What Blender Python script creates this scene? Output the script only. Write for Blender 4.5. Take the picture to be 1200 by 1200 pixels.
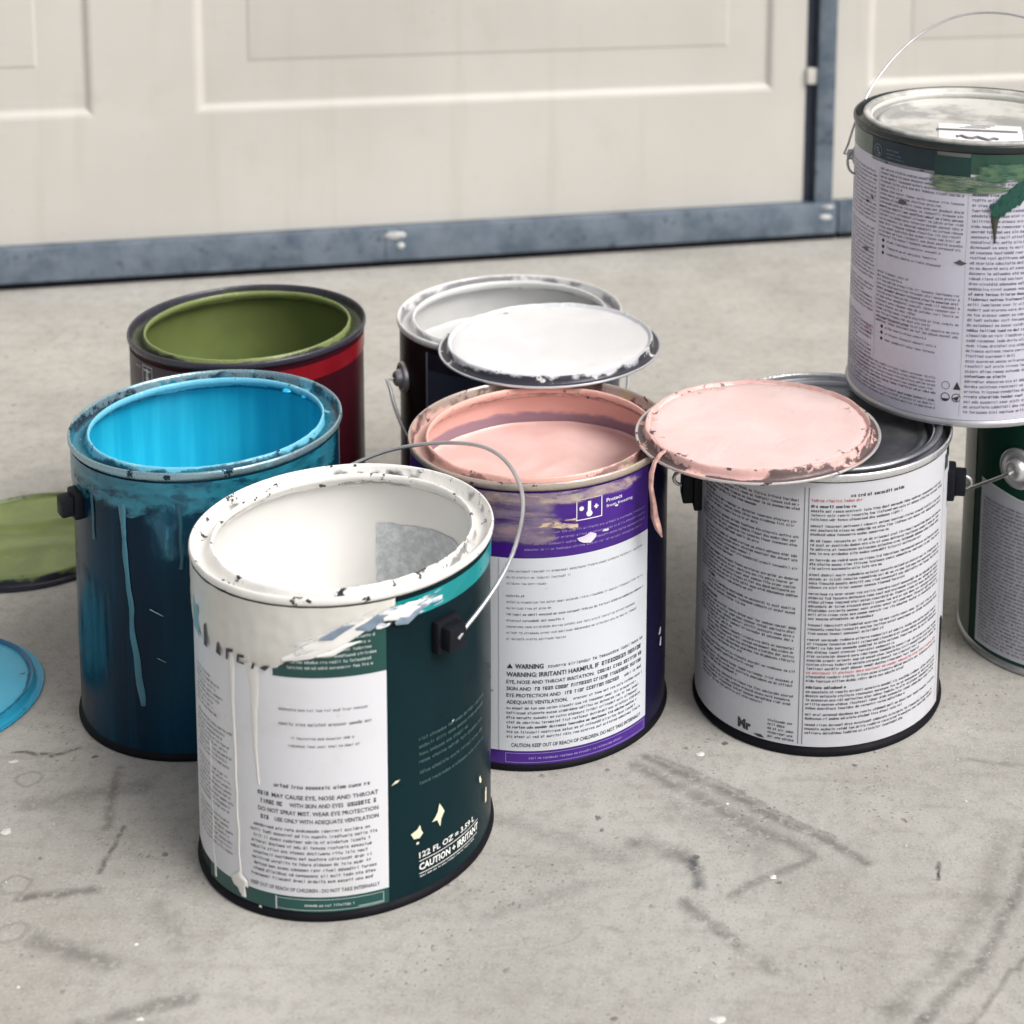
import bpy, bmesh, math, random
from mathutils import Vector, Matrix, noise as mnoise

rnd = random.Random(7)
for o in list(bpy.data.objects):
    bpy.data.objects.remove(o)
SC = bpy.context.scene
COL = SC.collection
R_ = math.radians

# ------------------------------------------------------------------ camera
CAM_H = 0.68896
PITCH, ROLL = 0.174841, 0.030069
cd = bpy.data.cameras.new('camera')
cam = bpy.data.objects.new('camera', cd)
COL.objects.link(cam)
fw = Vector((0, math.cos(PITCH), -math.sin(PITCH)))
rt0 = Vector((1, 0, 0)); up0 = rt0.cross(fw)
rt = rt0 * math.cos(ROLL) + up0 * math.sin(ROLL)
up = rt.cross(fw)
cam.matrix_world = Matrix(((rt.x, up.x, -fw.x, 0), (rt.y, up.y, -fw.y, 0), (rt.z, up.z, -fw.z, CAM_H), (0, 0, 0, 1)))
cd.sensor_width = 36.0
cd.sensor_fit = 'HORIZONTAL'
cd.lens = 36.0 * 2213.58 / 1200
cd.shift_x = (600 - 968.12) / 1200
cd.shift_y = (-17.19 - 600) / 1200
cd.clip_start = 0.05
cd.clip_end = 400
cd.dof.use_dof = True
cd.dof.focus_distance = 1.17
cd.dof.aperture_fstop = 9.0
SC.camera = cam

# ------------------------------------------------------------------ sky, sun, exposure
SUN_AZ, SUN_EL = R_(-30), R_(46)       # azimuth of the sun measured from +x
w = bpy.data.worlds.new('World'); SC.world = w
w.use_nodes = True
wn = w.node_tree.nodes; wl = w.node_tree.links
wn.clear()
sky = wn.new('ShaderNodeTexSky'); sky.sky_type = 'NISHITA'; sky.sun_disc = False
sky.sun_elevation = SUN_EL
sky.sun_rotation = R_(90) - SUN_AZ
sky.dust_density = 6.0; sky.air_density = 1.0; sky.ozone_density = 1.0
hs = wn.new('ShaderNodeHueSaturation'); hs.inputs['Saturation'].default_value = 0.40
bg = wn.new('ShaderNodeBackground'); bg.inputs['Strength'].default_value = 0.08
wo = wn.new('ShaderNodeOutputWorld')
wl.new(sky.outputs[0], hs.inputs['Color']); wl.new(hs.outputs[0], bg.inputs['Color']); wl.new(bg.outputs[0], wo.inputs['Surface'])
sl = bpy.data.lights.new('sun', 'SUN'); sl.energy = 1.5; sl.angle = R_(32); sl.color = (1.0, 0.98, 0.955)
sun = bpy.data.objects.new('sun', sl); COL.objects.link(sun)
sd = Vector((math.cos(SUN_AZ) * math.cos(SUN_EL), math.sin(SUN_AZ) * math.cos(SUN_EL), math.sin(SUN_EL)))
sun.rotation_euler = sd.to_track_quat('Z', 'Y').to_euler()
sun.location = sd * 5
SC.view_settings.view_transform = 'Standard'
SC.view_settings.look = 'None'
SC.view_settings.gamma = 1.0
SC.view_settings.use_curve_mapping = False
SC.view_settings.exposure = 0.64

# ------------------------------------------------------------------ node helpers
def srgb(r, g, b):
    f = lambda c: c / 12.92 if c <= 0.04045 else ((c + 0.055) / 1.055) ** 2.4
    return (f(r / 255), f(g / 255), f(b / 255), 1)

class NB:
    """small helper for writing node graphs"""
    def __init__(s, name):
        s.m = bpy.data.materials.new(name); s.m.use_nodes = True
        s.t = s.m.node_tree; s.n = s.t.nodes; s.l = s.t.links
        s.n.clear()
        s.out = s.n.new('ShaderNodeOutputMaterial')
        s.p = s.n.new('ShaderNodeBsdfPrincipled')
        s.l.new(s.p.outputs[0], s.out.inputs['Surface'])
        s.tc = s.n.new('ShaderNodeTexCoord')
        s.obj = s.tc.outputs['Object']; s.uv = s.tc.outputs['UV']
    def put(s, sock, v):
        if isinstance(v, bpy.types.NodeSocket): s.l.new(v, sock)
        else: sock.default_value = v
    def math(s, op, a, b=0.0, c=0.0, clamp=False):
        n = s.n.new('ShaderNodeMath'); n.operation = op; n.use_clamp = clamp
        s.put(n.inputs[0], a); s.put(n.inputs[1], b); s.put(n.inputs[2], c)
        return n.outputs[0]
    def vmath(s, op, a, b=(0, 0, 0), scale=1.0):
        n = s.n.new('ShaderNodeVectorMath'); n.operation = op
        s.put(n.inputs[0], a); s.put(n.inputs[1], b)
        if op == 'SCALE': s.put(n.inputs['Scale'], scale)
        return n.outputs['Value'] if op in ('LENGTH', 'DISTANCE', 'DOT_PRODUCT') else n.outputs[0]
    dim = '3D'
    def noise(s, vec=None, scale=10, detail=3, rough=0.55, dist=0.0, col=False):
        n = s.n.new('ShaderNodeTexNoise'); n.noise_dimensions = s.dim
        s.put(n.inputs['Vector'], vec if vec is not None else s.obj)
        n.inputs['Scale'].default_value = scale; n.inputs['Detail'].default_value = detail
        n.inputs['Roughness'].default_value = rough; n.inputs['Distortion'].default_value = dist
        return n.outputs['Color'] if col else n.outputs['Fac']
    def voro(s, vec=None, scale=10, feature='F1', out='Distance', rand=1.0):
        n = s.n.new('ShaderNodeTexVoronoi'); n.feature = feature; n.voronoi_dimensions = s.dim
        s.put(n.inputs['Vector'], vec if vec is not None else s.obj)
        n.inputs['Scale'].default_value = scale
        n.inputs['Randomness'].default_value = rand
        return n.outputs[out]
    def mapr(s, v, a, b, c=0.0, d=1.0, smooth=True):
        n = s.n.new('ShaderNodeMapRange'); n.clamp = True
        if smooth: n.interpolation_type = 'SMOOTHSTEP'
        s.put(n.inputs[0], v)
        for i, q in zip((1, 2, 3, 4), (a, b, c, d)): n.inputs[i].default_value = q
        return n.outputs[0]
    def mix(s, f, a, b):
        n = s.n.new('ShaderNodeMix'); n.data_type = 'RGBA'
        s.put(n.inputs[0], f); s.put(n.inputs[6], a); s.put(n.inputs[7], b)
        return n.outputs[2]
    def mixf(s, f, a, b):
        n = s.n.new('ShaderNodeMix'); n.data_type = 'FLOAT'
        s.put(n.inputs[0], f); s.put(n.inputs[2], a); s.put(n.inputs[3], b)
        return n.outputs[0]
    def scalev(s, vec, sc):
        return s.vmath('MULTIPLY', vec, sc)
    def sep(s, vec):
        n = s.n.new('ShaderNodeSeparateXYZ'); s.put(n.inputs[0], vec); return n.outputs
    def comb(s, x, y, z):
        n = s.n.new('ShaderNodeCombineXYZ'); s.put(n.inputs[0], x); s.put(n.inputs[1], y); s.put(n.inputs[2], z); return n.outputs[0]
    def bump(s, h, strength=0.3, dist=0.001):
        n = s.n.new('ShaderNodeBump'); n.inputs['Strength'].default_value = strength; n.inputs['Distance'].default_value = dist
        s.put(n.inputs['Height'], h); s.l.new(n.outputs[0], s.p.inputs['Normal'])
    def set(s, **k):
        for a, v in k.items(): s.put(s.p.inputs[{'col': 'Base Color', 'rough': 'Roughness', 'metal': 'Metallic', 'coat': 'Coat Weight', 'alpha': 'Alpha', 'spec': 'Specular IOR Level'}[a]], v)
        return s

MATS = {}
def simple(name, col, rough=0.4, metal=0.0, var=0.12, vscale=40, bump=0.0, bscale=200, coat=0.0, spec=None):
    if name in MATS: return MATS[name]
    b = NB(name)
    nz = b.noise(scale=vscale, detail=4)
    dark = tuple(c * (1 - var) for c in col[:3]) + (1,); lite = tuple(min(1, c * (1 + var)) for c in col[:3]) + (1,)
    b.set(col=b.mix(b.mapr(nz, 0.3, 0.7), dark, lite), metal=metal, coat=coat)
    b.set(rough=b.mixf(b.noise(scale=vscale * 2.3, detail=3), max(0.02, rough * 0.75), min(1, rough * 1.3)))
    if spec is None: spec = .12 if max(col[:3]) < .03 and metal == 0 else .5
    b.set(spec=spec)
    if bump: b.bump(b.noise(scale=bscale, detail=3), bump, 0.001)
    MATS[name] = b.m
    return b.m

# ------------------------------------------------------------------ mesh helpers
def mk(name, verts, faces, mat, parent=None, smooth=True, angle=40, uvs=None):
    me = bpy.data.meshes.new(name)
    me.from_pydata(verts, [], faces)
    if uvs:
        ul = me.uv_layers.new(name='UVMap')
        for lp in me.loops: ul.data[lp.index].uv = uvs[lp.vertex_index]
    if smooth:
        me.shade_smooth()
        me.set_sharp_from_angle(angle=R_(angle))
    else:
        me.shade_flat()
    me.materials.append(mat)
    o = bpy.data.objects.new(name, me); COL.objects.link(o)
    o.parent = parent
    return o

def empty(name, loc, rz=0.0):
    o = bpy.data.objects.new(name, None); COL.objects.link(o)
    o.location = loc; o.rotation_euler = (0, 0, rz); o.empty_display_size = 0.05
    return o

def tag(o, label=None, cat=None, group=None, kind=None):
    if label: o['label'] = label
    if cat: o['category'] = cat
    if group: o['group'] = group
    if kind: o['kind'] = kind
    return o

def lathe(prof, seg=128, wob=None):
    """profile [(r,z)] -> verts, faces; r==0 ends closed by a fan. wob(theta, i, r, z) -> (r, z)"""
    V, F = [], []
    rings = []
    for i, (r, z) in enumerate(prof):
        if r <= 1e-6:
            rings.append([len(V)]); V.append((0, 0, z)); continue
        ring = []
        for k in range(seg):
            t = 2 * math.pi * k / seg
            rr, zz = wob(t, i, r, z) if wob else (r, z)
            ring.append(len(V)); V.append((rr * math.cos(t), rr * math.sin(t), zz))
        rings.append(ring)
    for a, b in zip(rings, rings[1:]):
        for k in range(seg):
            k2 = (k + 1) % seg
            if len(a) == 1: F.append((a[0], b[k2], b[k]) )
            elif len(b) == 1: F.append((a[k], a[k2], b[0]))
            else: F.append((a[k], a[k2], b[k2], b[k]))
    return V, F

def tube(path, rad, seg=8, caps=True):
    """round bar along a path of Vectors; rad may be a list"""
    V, F = [], []
    n = len(path)
    prev = None
    for i, P in enumerate(path):
        d = (path[min(i + 1, n - 1)] - path[max(i - 1, 0)]).normalized()
        if prev is None:
            a = d.orthogonal().normalized()
        else:
            a = (prev - d * prev.dot(d)).normalized()
        prev = a
        b = d.cross(a)
        r = rad[i] if isinstance(rad, (list, tuple)) else rad
        for k in range(seg):
            t = 2 * math.pi * k / seg
            V.append(tuple(P + a * (r * math.cos(t)) + b * (r * math.sin(t))))
    for i in range(n - 1):
        for k in range(seg):
            k2 = (k + 1) % seg
            F.append((i * seg + k, i * seg + k2, (i + 1) * seg + k2, (i + 1) * seg + k))
    if caps:
        F.append(tuple(reversed(range(seg)))); F.append(tuple((n - 1) * seg + k for k in range(seg)))
    return V, F

def boxv(x0, x1, y0, y1, z0, z1, bev=0.0):
    bm = bmesh.new()
    bmesh.ops.create_cube(bm, size=1)
    for v in bm.verts:
        v.co = Vector(((x0 + x1) / 2 + v.co.x * (x1 - x0), (y0 + y1) / 2 + v.co.y * (y1 - y0), (z0 + z1) / 2 + v.co.z * (z1 - z0)))
    if bev: bmesh.ops.bevel(bm, geom=list(bm.edges), offset=bev, segments=2, affect='EDGES', profile=0.6)
    bm.verts.index_update()
    V = [tuple(v.co) for v in bm.verts]; F = [tuple(v.index for v in f.verts) for f in bm.faces]
    bm.free()
    return V, F

def n1(x, seed=0.0, sc=1.0):
    return mnoise.noise(Vector((x * sc, seed * 3.71, seed * 1.13)))

def ncirc(t, seed, k):
    """periodic noise round a circle"""
    return mnoise.noise(Vector((math.cos(t) * k, math.sin(t) * k, seed * 5.3)))

# ================================================================== GROUND
def ground_material():
    b = NB('driveway_concrete'); b.dim = '2D'
    P = b.obj
    big = b.noise(scale=1.7, detail=1)
    mid = b.noise(scale=9, detail=4, rough=0.65)
    fine = b.noise(scale=95, detail=3, rough=0.7)
    grit = b.noise(scale=520, detail=1, rough=0.7)
    base = b.mix(b.mapr(mid, 0.28, 0.72), (0.350, 0.336, 0.305, 1), (0.445, 0.430, 0.395, 1))
    base = b.mix(b.mapr(big, 0.35, 0.65, 0, 0.35), base, (0.46, 0.445, 0.412, 1))
    base = b.mix(b.mapr(fine, 0.42, 0.74, 0.0, 0.36), base, (0.23, 0.22, 0.195, 1))
    base = b.mix(b.mapr(grit, 0.62, 0.75, 0, 0.5), base, (0.52, 0.50, 0.47, 1))
    base = b.mix(b.mapr(grit, 0.34, 0.24, 0, 0.45), base, (0.16, 0.15, 0.13, 1))
    # trowel-like long faint streaks
    st = b.noise(b.scalev(P, (3, 14, 1)), scale=6, detail=2)
    base = b.mix(b.mapr(st, 0.55, 0.75, 0, 0.22), base, (0.24, 0.225, 0.195, 1))
    # dark specks, small pits
    sp = b.voro(scale=46)
    spn = b.noise(scale=23, detail=1)
    m = b.math('MULTIPLY', b.mapr(b.math('ADD', sp, b.math('MULTIPLY', b.math('SUBTRACT', fine, 0.5), 0.35)), 0.10, 0.03), b.mapr(spn, 0.62, 0.72))
    base = b.mix(b.math('MULTIPLY', m, 0.75), base, (0.07, 0.065, 0.06, 1))
    sp2 = b.voro(b.vmath('ADD', P, (3.3, 1.7, 0)), scale=120)
    m2 = b.math('MULTIPLY', b.mapr(b.math('ADD', sp2, b.math('MULTIPLY', b.math('SUBTRACT', grit, 0.5), 0.4)), 0.13, 0.03), b.mapr(b.noise(scale=14, detail=2), 0.56, 0.68))
    base = b.mix(b.math('MULTIPLY', m2, 0.55), base, (0.09, 0.085, 0.08, 1))
    # thin wandering hairlines / worm-like marks
    wv = b.vmath('ADD', P, b.vmath('SCALE', b.noise(scale=26, detail=1, col=True), (0, 0, 0), 0.035))
    cr = b.voro(wv, scale=17, feature='DISTANCE_TO_EDGE')
    crm = b.math('MULTIPLY', b.mapr(cr, 0.016, 0.004), b.mapr(b.noise(b.vmath('ADD', P, (9, 4, 0)), scale=7, detail=3), 0.56, 0.66))
    base = b.mix(b.math('MULTIPLY', crm, 0.16), base, (0.12, 0.11, 0.10, 1))
    wob = b.vmath('SCALE', b.vmath('SUBTRACT', b.noise(scale=20, detail=1, col=True), (0.5, 0.5, 0.5)), (0, 0, 0), 0.008)
    wob2 = b.vmath('SCALE', b.vmath('SUBTRACT', b.noise(scale=120, detail=0, col=True), (0.5, 0.5, 0.5)), (0, 0, 0), 0.003)
    PW = b.vmath('MULTIPLY', b.vmath('ADD', b.vmath('ADD', P, wob), wob2), (1, 1, 0))
    rub = b.mapr(b.noise(scale=150, detail=2, rough=0.75), 0.18, 0.55)
    rub2 = b.mapr(b.noise(scale=30, detail=1), 0.05, 0.45)
    def stroke(a, c, wd, amt, colr=(0.10, 0.095, 0.085, 1)):
        nonlocal base
        A = Vector((a[0], a[1], 0)); Cc = Vector((c[0], c[1], 0)); D = Cc - A
        rel = b.vmath('SUBTRACT', PW, tuple(A))
        t = b.math('MULTIPLY', b.vmath('DOT_PRODUCT', rel, tuple(D)), 1.0 / max(1e-9, D.length_squared), clamp=True)
        sc = b.n.new('ShaderNodeVectorMath'); sc.operation = 'SCALE'; sc.inputs[0].default_value = tuple(D); b.l.new(t, sc.inputs['Scale'])
        d = b.vmath('LENGTH', b.vmath('SUBTRACT', rel, sc.outputs[0]))
        mm = b.math('MULTIPLY', b.mapr(d, wd, 0.0), b.math('MULTIPLY', rub, rub2))
        base = b.mix(b.math('MULTIPLY', mm, amt), base, colr)
    # rubber scuffs running from the purple can towards the right front
    stroke((-0.097, 1.086), (0.040, 0.990), 0.0060, 0.62)
    stroke((-0.090, 1.088), (0.020, 1.010), 0.0030, 0.45)
    stroke((-0.105, 1.076), (0.006, 0.995), 0.0080, 0.5)
    stroke((-0.10, 1.082), (-0.01, 1.018), 0.016, 0.25)
    stroke((-0.18, 1.02), (-0.10, 0.985), 0.012, 0.25)
    stroke((-0.17, 0.93), (-0.12, 0.96), 0.01, 0.22)
    stroke((0.10, 1.095), (0.16, 1.09), 0.004, 0.4)
    stroke((-0.46, 1.02), (-0.40, 1.04), 0.012, 0.35)
    stroke((-0.35, 0.93), (-0.33, 0.90), 0.012, 0.3)
    stroke((0.010, 0.991), (-0.036, 0.955), 0.006, 0.5)
    stroke((-0.075, 1.035), (-0.02, 1.0), 0.02, 0.28)
    stroke((-0.064, 0.946), (-0.015, 0.896), 0.008, 0.6)
    stroke((-0.064, 0.985), (-0.055, 0.963), 0.0075, 0.95, (0.06, 0.065, 0.075, 1))
    stroke((-0.095, 1.0), (-0.07, 0.99), 0.012, 0.6)
    # curved tyre track in the right corner
    pts = [(0.040, 0.820), (0.068, 0.862), (0.098, 0.905), (0.121, 0.955), (0.135, 1.02)]
    for k in range(4):
        stroke(pts[k], pts[k + 1], 0.007, 0.55)
        stroke((pts[k][0] - .018, pts[k][1] + .006), (pts[k + 1][0] - .012, pts[k + 1][1] + .006), 0.012, 0.3)
        stroke((pts[k][0] + .020, pts[k][1] - .004), (pts[k + 1][0] + .017, pts[k + 1][1] - .004), 0.003, 0.55)
    # rings and worm marks on the left
    stroke((-0.490, 1.073), (-0.468, 1.069), 0.0035, 0.9)
    stroke((-0.468, 1.069), (-0.455, 1.076), 0.003, 0.9)
    stroke((-0.42, 1.06), (-0.405, 1.0), 0.006, 0.5)
    stroke((-0.396, 1.00), (-0.394, 0.96), 0.003, 0.8)
    stroke((-0.43, 0.935), (-0.39, 0.945), 0.006, 0.75)
    stroke((-0.405, 0.90), (-0.36, 0.885), 0.01, 0.55)
    stroke((-0.36, 0.84), (-0.31, 0.86), 0.008, 0.6)
    stroke((0.079, 0.990), (0.077, 0.975), 0.0022, 1.0, (0.03, 0.03, 0.03, 1))
    for (cx, cy) in ((-0.436, 0.946), (-0.421, 0.905), (-0.47, 1.045)):
        d = b.math('ABSOLUTE', b.math('SUBTRACT', b.vmath('LENGTH', b.vmath('SUBTRACT', PW, (cx, cy, 0))), 0.0075))
        base = b.mix(b.math('MULTIPLY', b.mapr(d, 0.0022, 0.0004), b.math('MULTIPLY', rub2, 0.3)), base, (0.10, 0.095, 0.085, 1))
    b.set(col=base, rough=b.mixf(mid, 0.72, 0.92))
    h = b.math('ADD', b.math('MULTIPLY', fine, 0.5), b.math('MULTIPLY', grit, 0.35))
    h = b.math('SUBTRACT', h, b.math('MULTIPLY', m, 0.8))
    b.bump(h, 0.35, 0.0012)
    return b.m

gs = 60.0
g = mk('driveway', [(-gs, -gs, 0), (gs, -gs, 0), (gs, gs, 0), (-gs, gs, 0)], [(0, 1, 2, 3)], ground_material(), smooth=False)
tag(g, 'bare grey concrete driveway with scuffs and paint specks', 'driveway', kind='structure')

# dried paint flecks on the concrete
fl_v, fl_f = [], []
def fleck(x, y, r, seed):
    n = 9; b0 = len(fl_v)
    fl_v.append((x, y, 0.0011))
    for k in range(n):
        t = 2 * math.pi * k / n
        rr = r * (0.75 + 0.6 * ncirc(t, seed, 1.2)) * (1.0 if math.cos(t) > 0 else 0.8)
        fl_v.append((x + rr * 1.25 * math.cos(t), y + rr * 0.85 * math.sin(t), 0.0003))
    for k in range(n): fl_f.append((b0, b0 + 1 + k, b0 + 1 + (k + 1) % n))
for i, (x, y, r) in enumerate([(-0.065, 1.091, .0038), (-0.461, 0.992, .0045), (-0.487, 1.061, .0036), (-0.040, 0.857, .005), (-0.352, 0.90, .0018), (-0.015, 0.972, .0028), (0.05, 1.17, .0014), (-0.33, 0.845, .0022), (-0.045, 1.04, .0014), (0.10, 1.05, .0012), (-0.40, 0.865, .0012)]):
    fleck(x, y, r, i)
for i in range(40):
    fleck(rnd.uniform(-0.55, 0.2), rnd.uniform(0.84, 1.75), rnd.uniform(.0004, .001), i + 50)
o = mk('paint_flecks', fl_v, fl_f, simple('fleck_white', (0.72, 0.71, 0.68, 1), 0.6), smooth=False)
tag(o, 'white dried paint flecks spattered over the concrete', 'paint flecks', kind='stuff')

# ================================================================== GARAGE DOORS
DOOR_P = Vector((-0.85809, 1.89412, 0)); DOOR_YAW = 0.293309
def door_material():
    b = NB('door_cream')
    s = b.scalev(b.obj, (5, 30, 120))
    gr = b.noise(s, scale=3.0, detail=4, dist=0.3)
    big = b.noise(scale=3.5, detail=3)
    c = b.mix(b.mapr(big, 0.3, 0.7), (0.530, 0.510, 0.472, 1), (0.590, 0.570, 0.530, 1))
    dirt = b.mapr(b.noise(scale=13, detail=4, rough=0.65), 0.55, 0.8, 0, 0.35)
    c = b.mix(dirt, c, (0.45, 0.42, 0.37, 1))
    wm = b.noise(b.scalev(b.obj, (26, 1, 2.2)), scale=1.5, detail=3)
    c = b.mix(b.mapr(wm, 0.52, 0.75, 0, 0.25), c, (0.44, 0.42, 0.375, 1))
    c = b.mix(b.mapr(b.noise(scale=120, detail=3, rough=.7), .68, .74, 0, .5), c, (.33, .30, .26, 1))
    b.set(col=c, rough=0.5)
    b.bump(gr, 0.22, 0.0012)
    return b.m
def galv_material():
    b = NB('galvanised_steel')
    v = b.voro(scale=55, out='Color')
    n_ = b.noise(scale=26, detail=5, rough=0.7)
    c = b.mix(b.mapr(n_, 0.3, 0.7), (0.085, 0.120, 0.165, 1), (0.180, 0.225, 0.280, 1))
    c = b.mix(b.math('MULTIPLY', b.sep(v)[0], 0.3), c, (0.25, 0.29, 0.33, 1))
    c = b.mix(b.mapr(b.noise(scale=70, detail=4), 0.58, 0.70, 0, 0.7), c, (0.04, 0.055, 0.085, 1))
    b.set(col=c, rough=0.5, metal=0.35)
    b.bump(n_, 0.15, 0.001)
    return b.m
M_DOOR = door_material(); M_GALV = galv_material()
M_RUBBER = simple('rubber_black', (0.012, 0.013, 0.018, 1), 0.7)
M_GAP = simple('gap_navy', (0.020, 0.025, 0.045, 1), 0.6)
M_WPAINT = simple('chipped_white', (0.50, 0.51, 0.52, 1), 0.5, var=.3, vscale=150)

def panel_mesh(u0, u1, z0, z1):
    """embossed raised panel: bevel in, sloping field border, small step to the raised centre"""
    steps = [(0, 0), (0.0035, 0.0008), (0.0085, 0.0042), (0.011, 0.0048), (0.016, 0.0046), (0.0550, 0.0036), (0.0575, 0.0026), (0.0610, 0.0021)]
    V, F = [], []
    for (ins, dp) in steps:
        V += [(u0 + ins, dp, z0 + ins), (u1 - ins, dp, z0 + ins), (u1 - ins, dp, z1 - ins), (u0 + ins, dp, z1 - ins)]
    for i in range(len(steps) - 1):
        for k in range(4):
            k2 = (k + 1) % 4
            F.append((i * 4 + k, i * 4 + k2, (i + 1) * 4 + k2, (i + 1) * 4 + k))
    e = (len(steps) - 1) * 4
    F.append((e, e + 1, e + 2, e + 3))
    return V, F

def garage_door(u_lo, u_hi, panels, label):
    root = empty('garage_door', DOOR_P, DOOR_YAW)
    tag(root, label, 'garage door')
    # local frame: x along the door, y away from the camera, z up; skin lies 12 mm behind the bar's face
    D = 0.012
    zs = [(0.047, 0.575, 0.182, 0.475), (0.577, 1.105, 0.690, 0.983), (1.107, 1.635, 1.220, 1.513), (1.637, 2.165, 1.750, 2.043)]
    for (z0, z1, p0, p1) in zs:
        V, F = [], []
        def quad(a, b_, c, d):
            i = len(V); V.extend([(a, D, c), (b_, D, c), (b_, D, d), (a, D, d)]); F.append((i, i + 1, i + 2, i + 3))
        quad(u_lo, u_hi, z0, p0); quad(u_lo, u_hi, p1, z1)
        cur = u_lo
        for (a, b_) in panels:
            quad(cur, a, p0, p1); cur = b_
        quad(cur, u_hi, p0, p1)
        # end returns so the sheet has thickness
        i = len(V); V.extend([(u_hi, D, z0), (u_hi, D + .04, z0), (u_hi, D + .04, z1), (u_hi, D, z1)]); F.append((i, i + 1, i + 2, i + 3))
        i = len(V); V.extend([(u_lo, D, z0), (u_lo, D + .04, z0), (u_lo, D + .04, z1), (u_lo, D, z1)]); F.append((i + 3, i + 2, i + 1, i))
        i = len(V); V.extend([(u_lo, D, z1), (u_hi, D, z1), (u_hi, D + .04, z1), (u_lo, D + .04, z1)]); F.append((i, i + 1, i + 2, i + 3))
        i = len(V); V.extend([(u_lo, D + .04, z0), (u_hi, D + .04, z0), (u_hi, D + .04, z1), (u_lo, D + .04, z1)]); F.append((i + 3, i + 2, i + 1, i))
        sec = mk('door_section', V, F, M_DOOR, root, smooth=False)
        for (a, b_) in panels:
            PV, PF = panel_mesh(a, b_, p0, p1)
            mk('panel', [(x, y + D, z) for x, y, z in PV], PF, M_DOOR, sec, smooth=True, angle=12)
    return root

ldoor = garage_door(-3.60, 0.8785, [(0.199 + .741 * k - .741 * 5, 0.840 + .741 * k - .741 * 5) for k in range(6)], 'wide cream panelled garage door left of the grey post')
rdoor = garage_door(0.9145, 3.30, [(0.953 + .741 * k, 1.594 + .741 * k) for k in range(3)], 'cream panelled garage door right of the grey post, mostly behind stacked can')
for root, a, b_ in ((ldoor, -3.6, 0.9185), (rdoor, 0.9205, 3.3)):
    V, F = boxv(a, b_, 0.0, 0.060, 0.0085, 0.0462, 0.0015)
    mk('bottom_bar', V, F, M_GALV, root, smooth=True, angle=50)
    V, F = boxv(a + .002, b_ - .002, 0.006, 0.055, 0.0005, 0.0083)
    mk('rubber_seal', V, F, M_RUBBER, root, smooth=False)
def rivet(root, u, z, rx, rz, mat, y=0.0, name='rivet'):
    V, F = lathe([(0, 0.0022), (0.5, 0.0019), (0.85, 0.0012), (1.0, 0.0)], 20)
    mk(name, [(u + x * rx, y - zz, z + yy * rz) for x, yy, zz in V], F, mat, root)
rivet(ldoor, 0.4060, 0.0375, 0.012, 0.0045, M_WPAINT)
rivet(ldoor, 0.4120, 0.0255, 0.0045, 0.0035, M_WPAINT)
rivet(ldoor, 0.9070, 0.0415, 0.007, 0.0028, M_WPAINT)
rivet(ldoor, 0.9040, 0.0290, 0.008, 0.0035, M_WPAINT)
V, F = boxv(0.3952, 0.3960, -0.0003, 0.0, 0.0095, 0.0455)
mk('bar_joint', V, F, M_GAP, ldoor, smooth=False)
post = empty('door_post', DOOR_P, DOOR_YAW)
tag(post, 'grey galvanised upright strip between the two cream garage doors', 'post')
V, F = boxv(0.8915, 0.9132, 0.004, 0.05, 0.0464, 2.165, 0.001)
mk('strip', V, F, M_GALV, post, angle=50)
V, F = boxv(0.8787, 0.8913, 0.0135, 0.05, 0.0464, 2.165)
mk('gap_backing', V, F, M_GAP, post, smooth=False)
V, F = boxv(0.8790, 0.8912, 0.007, 0.0133, 0.190, 0.209, 0.001)
mk('bracket', V, F, M_DOOR, post, angle=50)
V, F = boxv(-4.6, 4.3, 0.012, 0.25, 2.17, 3.1)  # out-of-view wall over the doors, added to block sky light from behind
hw = mk('sky_blocking_wall', V, F, simple('blocking_wall_stucco', (0.55, 0.52, 0.47, 1), 0.85, bump=0.3, bscale=120), smooth=False)
hw.location = DOOR_P; hw.rotation_euler = (0, 0, DOOR_YAW)
tag(hw, 'unseen plain stucco wall above the garage doors, added to block rear sky', 'wall')

# ================================================================== LETTERING ON CYLINDERS
GL = {  # little stroke cells for print that is too small to read
 0: [(.40, 0, .62, 1)], 1: [(.05, 0, .27, .68), (.68, 0, .9, .68), (.05, .5, .9, .68)],
 2: [(.05, 0, .27, .68), (.68, 0, .9, .68), (.27, .5, .68, .68), (.27, 0, .68, .18)],
 3: [(.05, 0, .27, .68), (.27, .5, .9, .68), (.27, .25, .9, .4), (.27, 0, .85, .16)],
 4: [(.35, 0, .58, 1), (.1, .55, .85, .7)], 5: [(.1, 0, .33, .68), (.33, .48, .8, .68)],
 6: [(.68, 0, .9, 1), (.05, 0, .27, .68), (.27, .5, .68, .68), (.27, 0, .68, .18)],
 7: [(.05, 0, .27, .68), (.27, .5, .85, .68), (.27, 0, .85, .18)],
 8: [(.05, .5, .9, .68), (.3, .2, .7, .45), (.05, 0, .9, .18)],
 9: [(.05, 0, .27, .68), (.68, 0, .9, .68), (.05, 0, .9, .18)],
}
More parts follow.
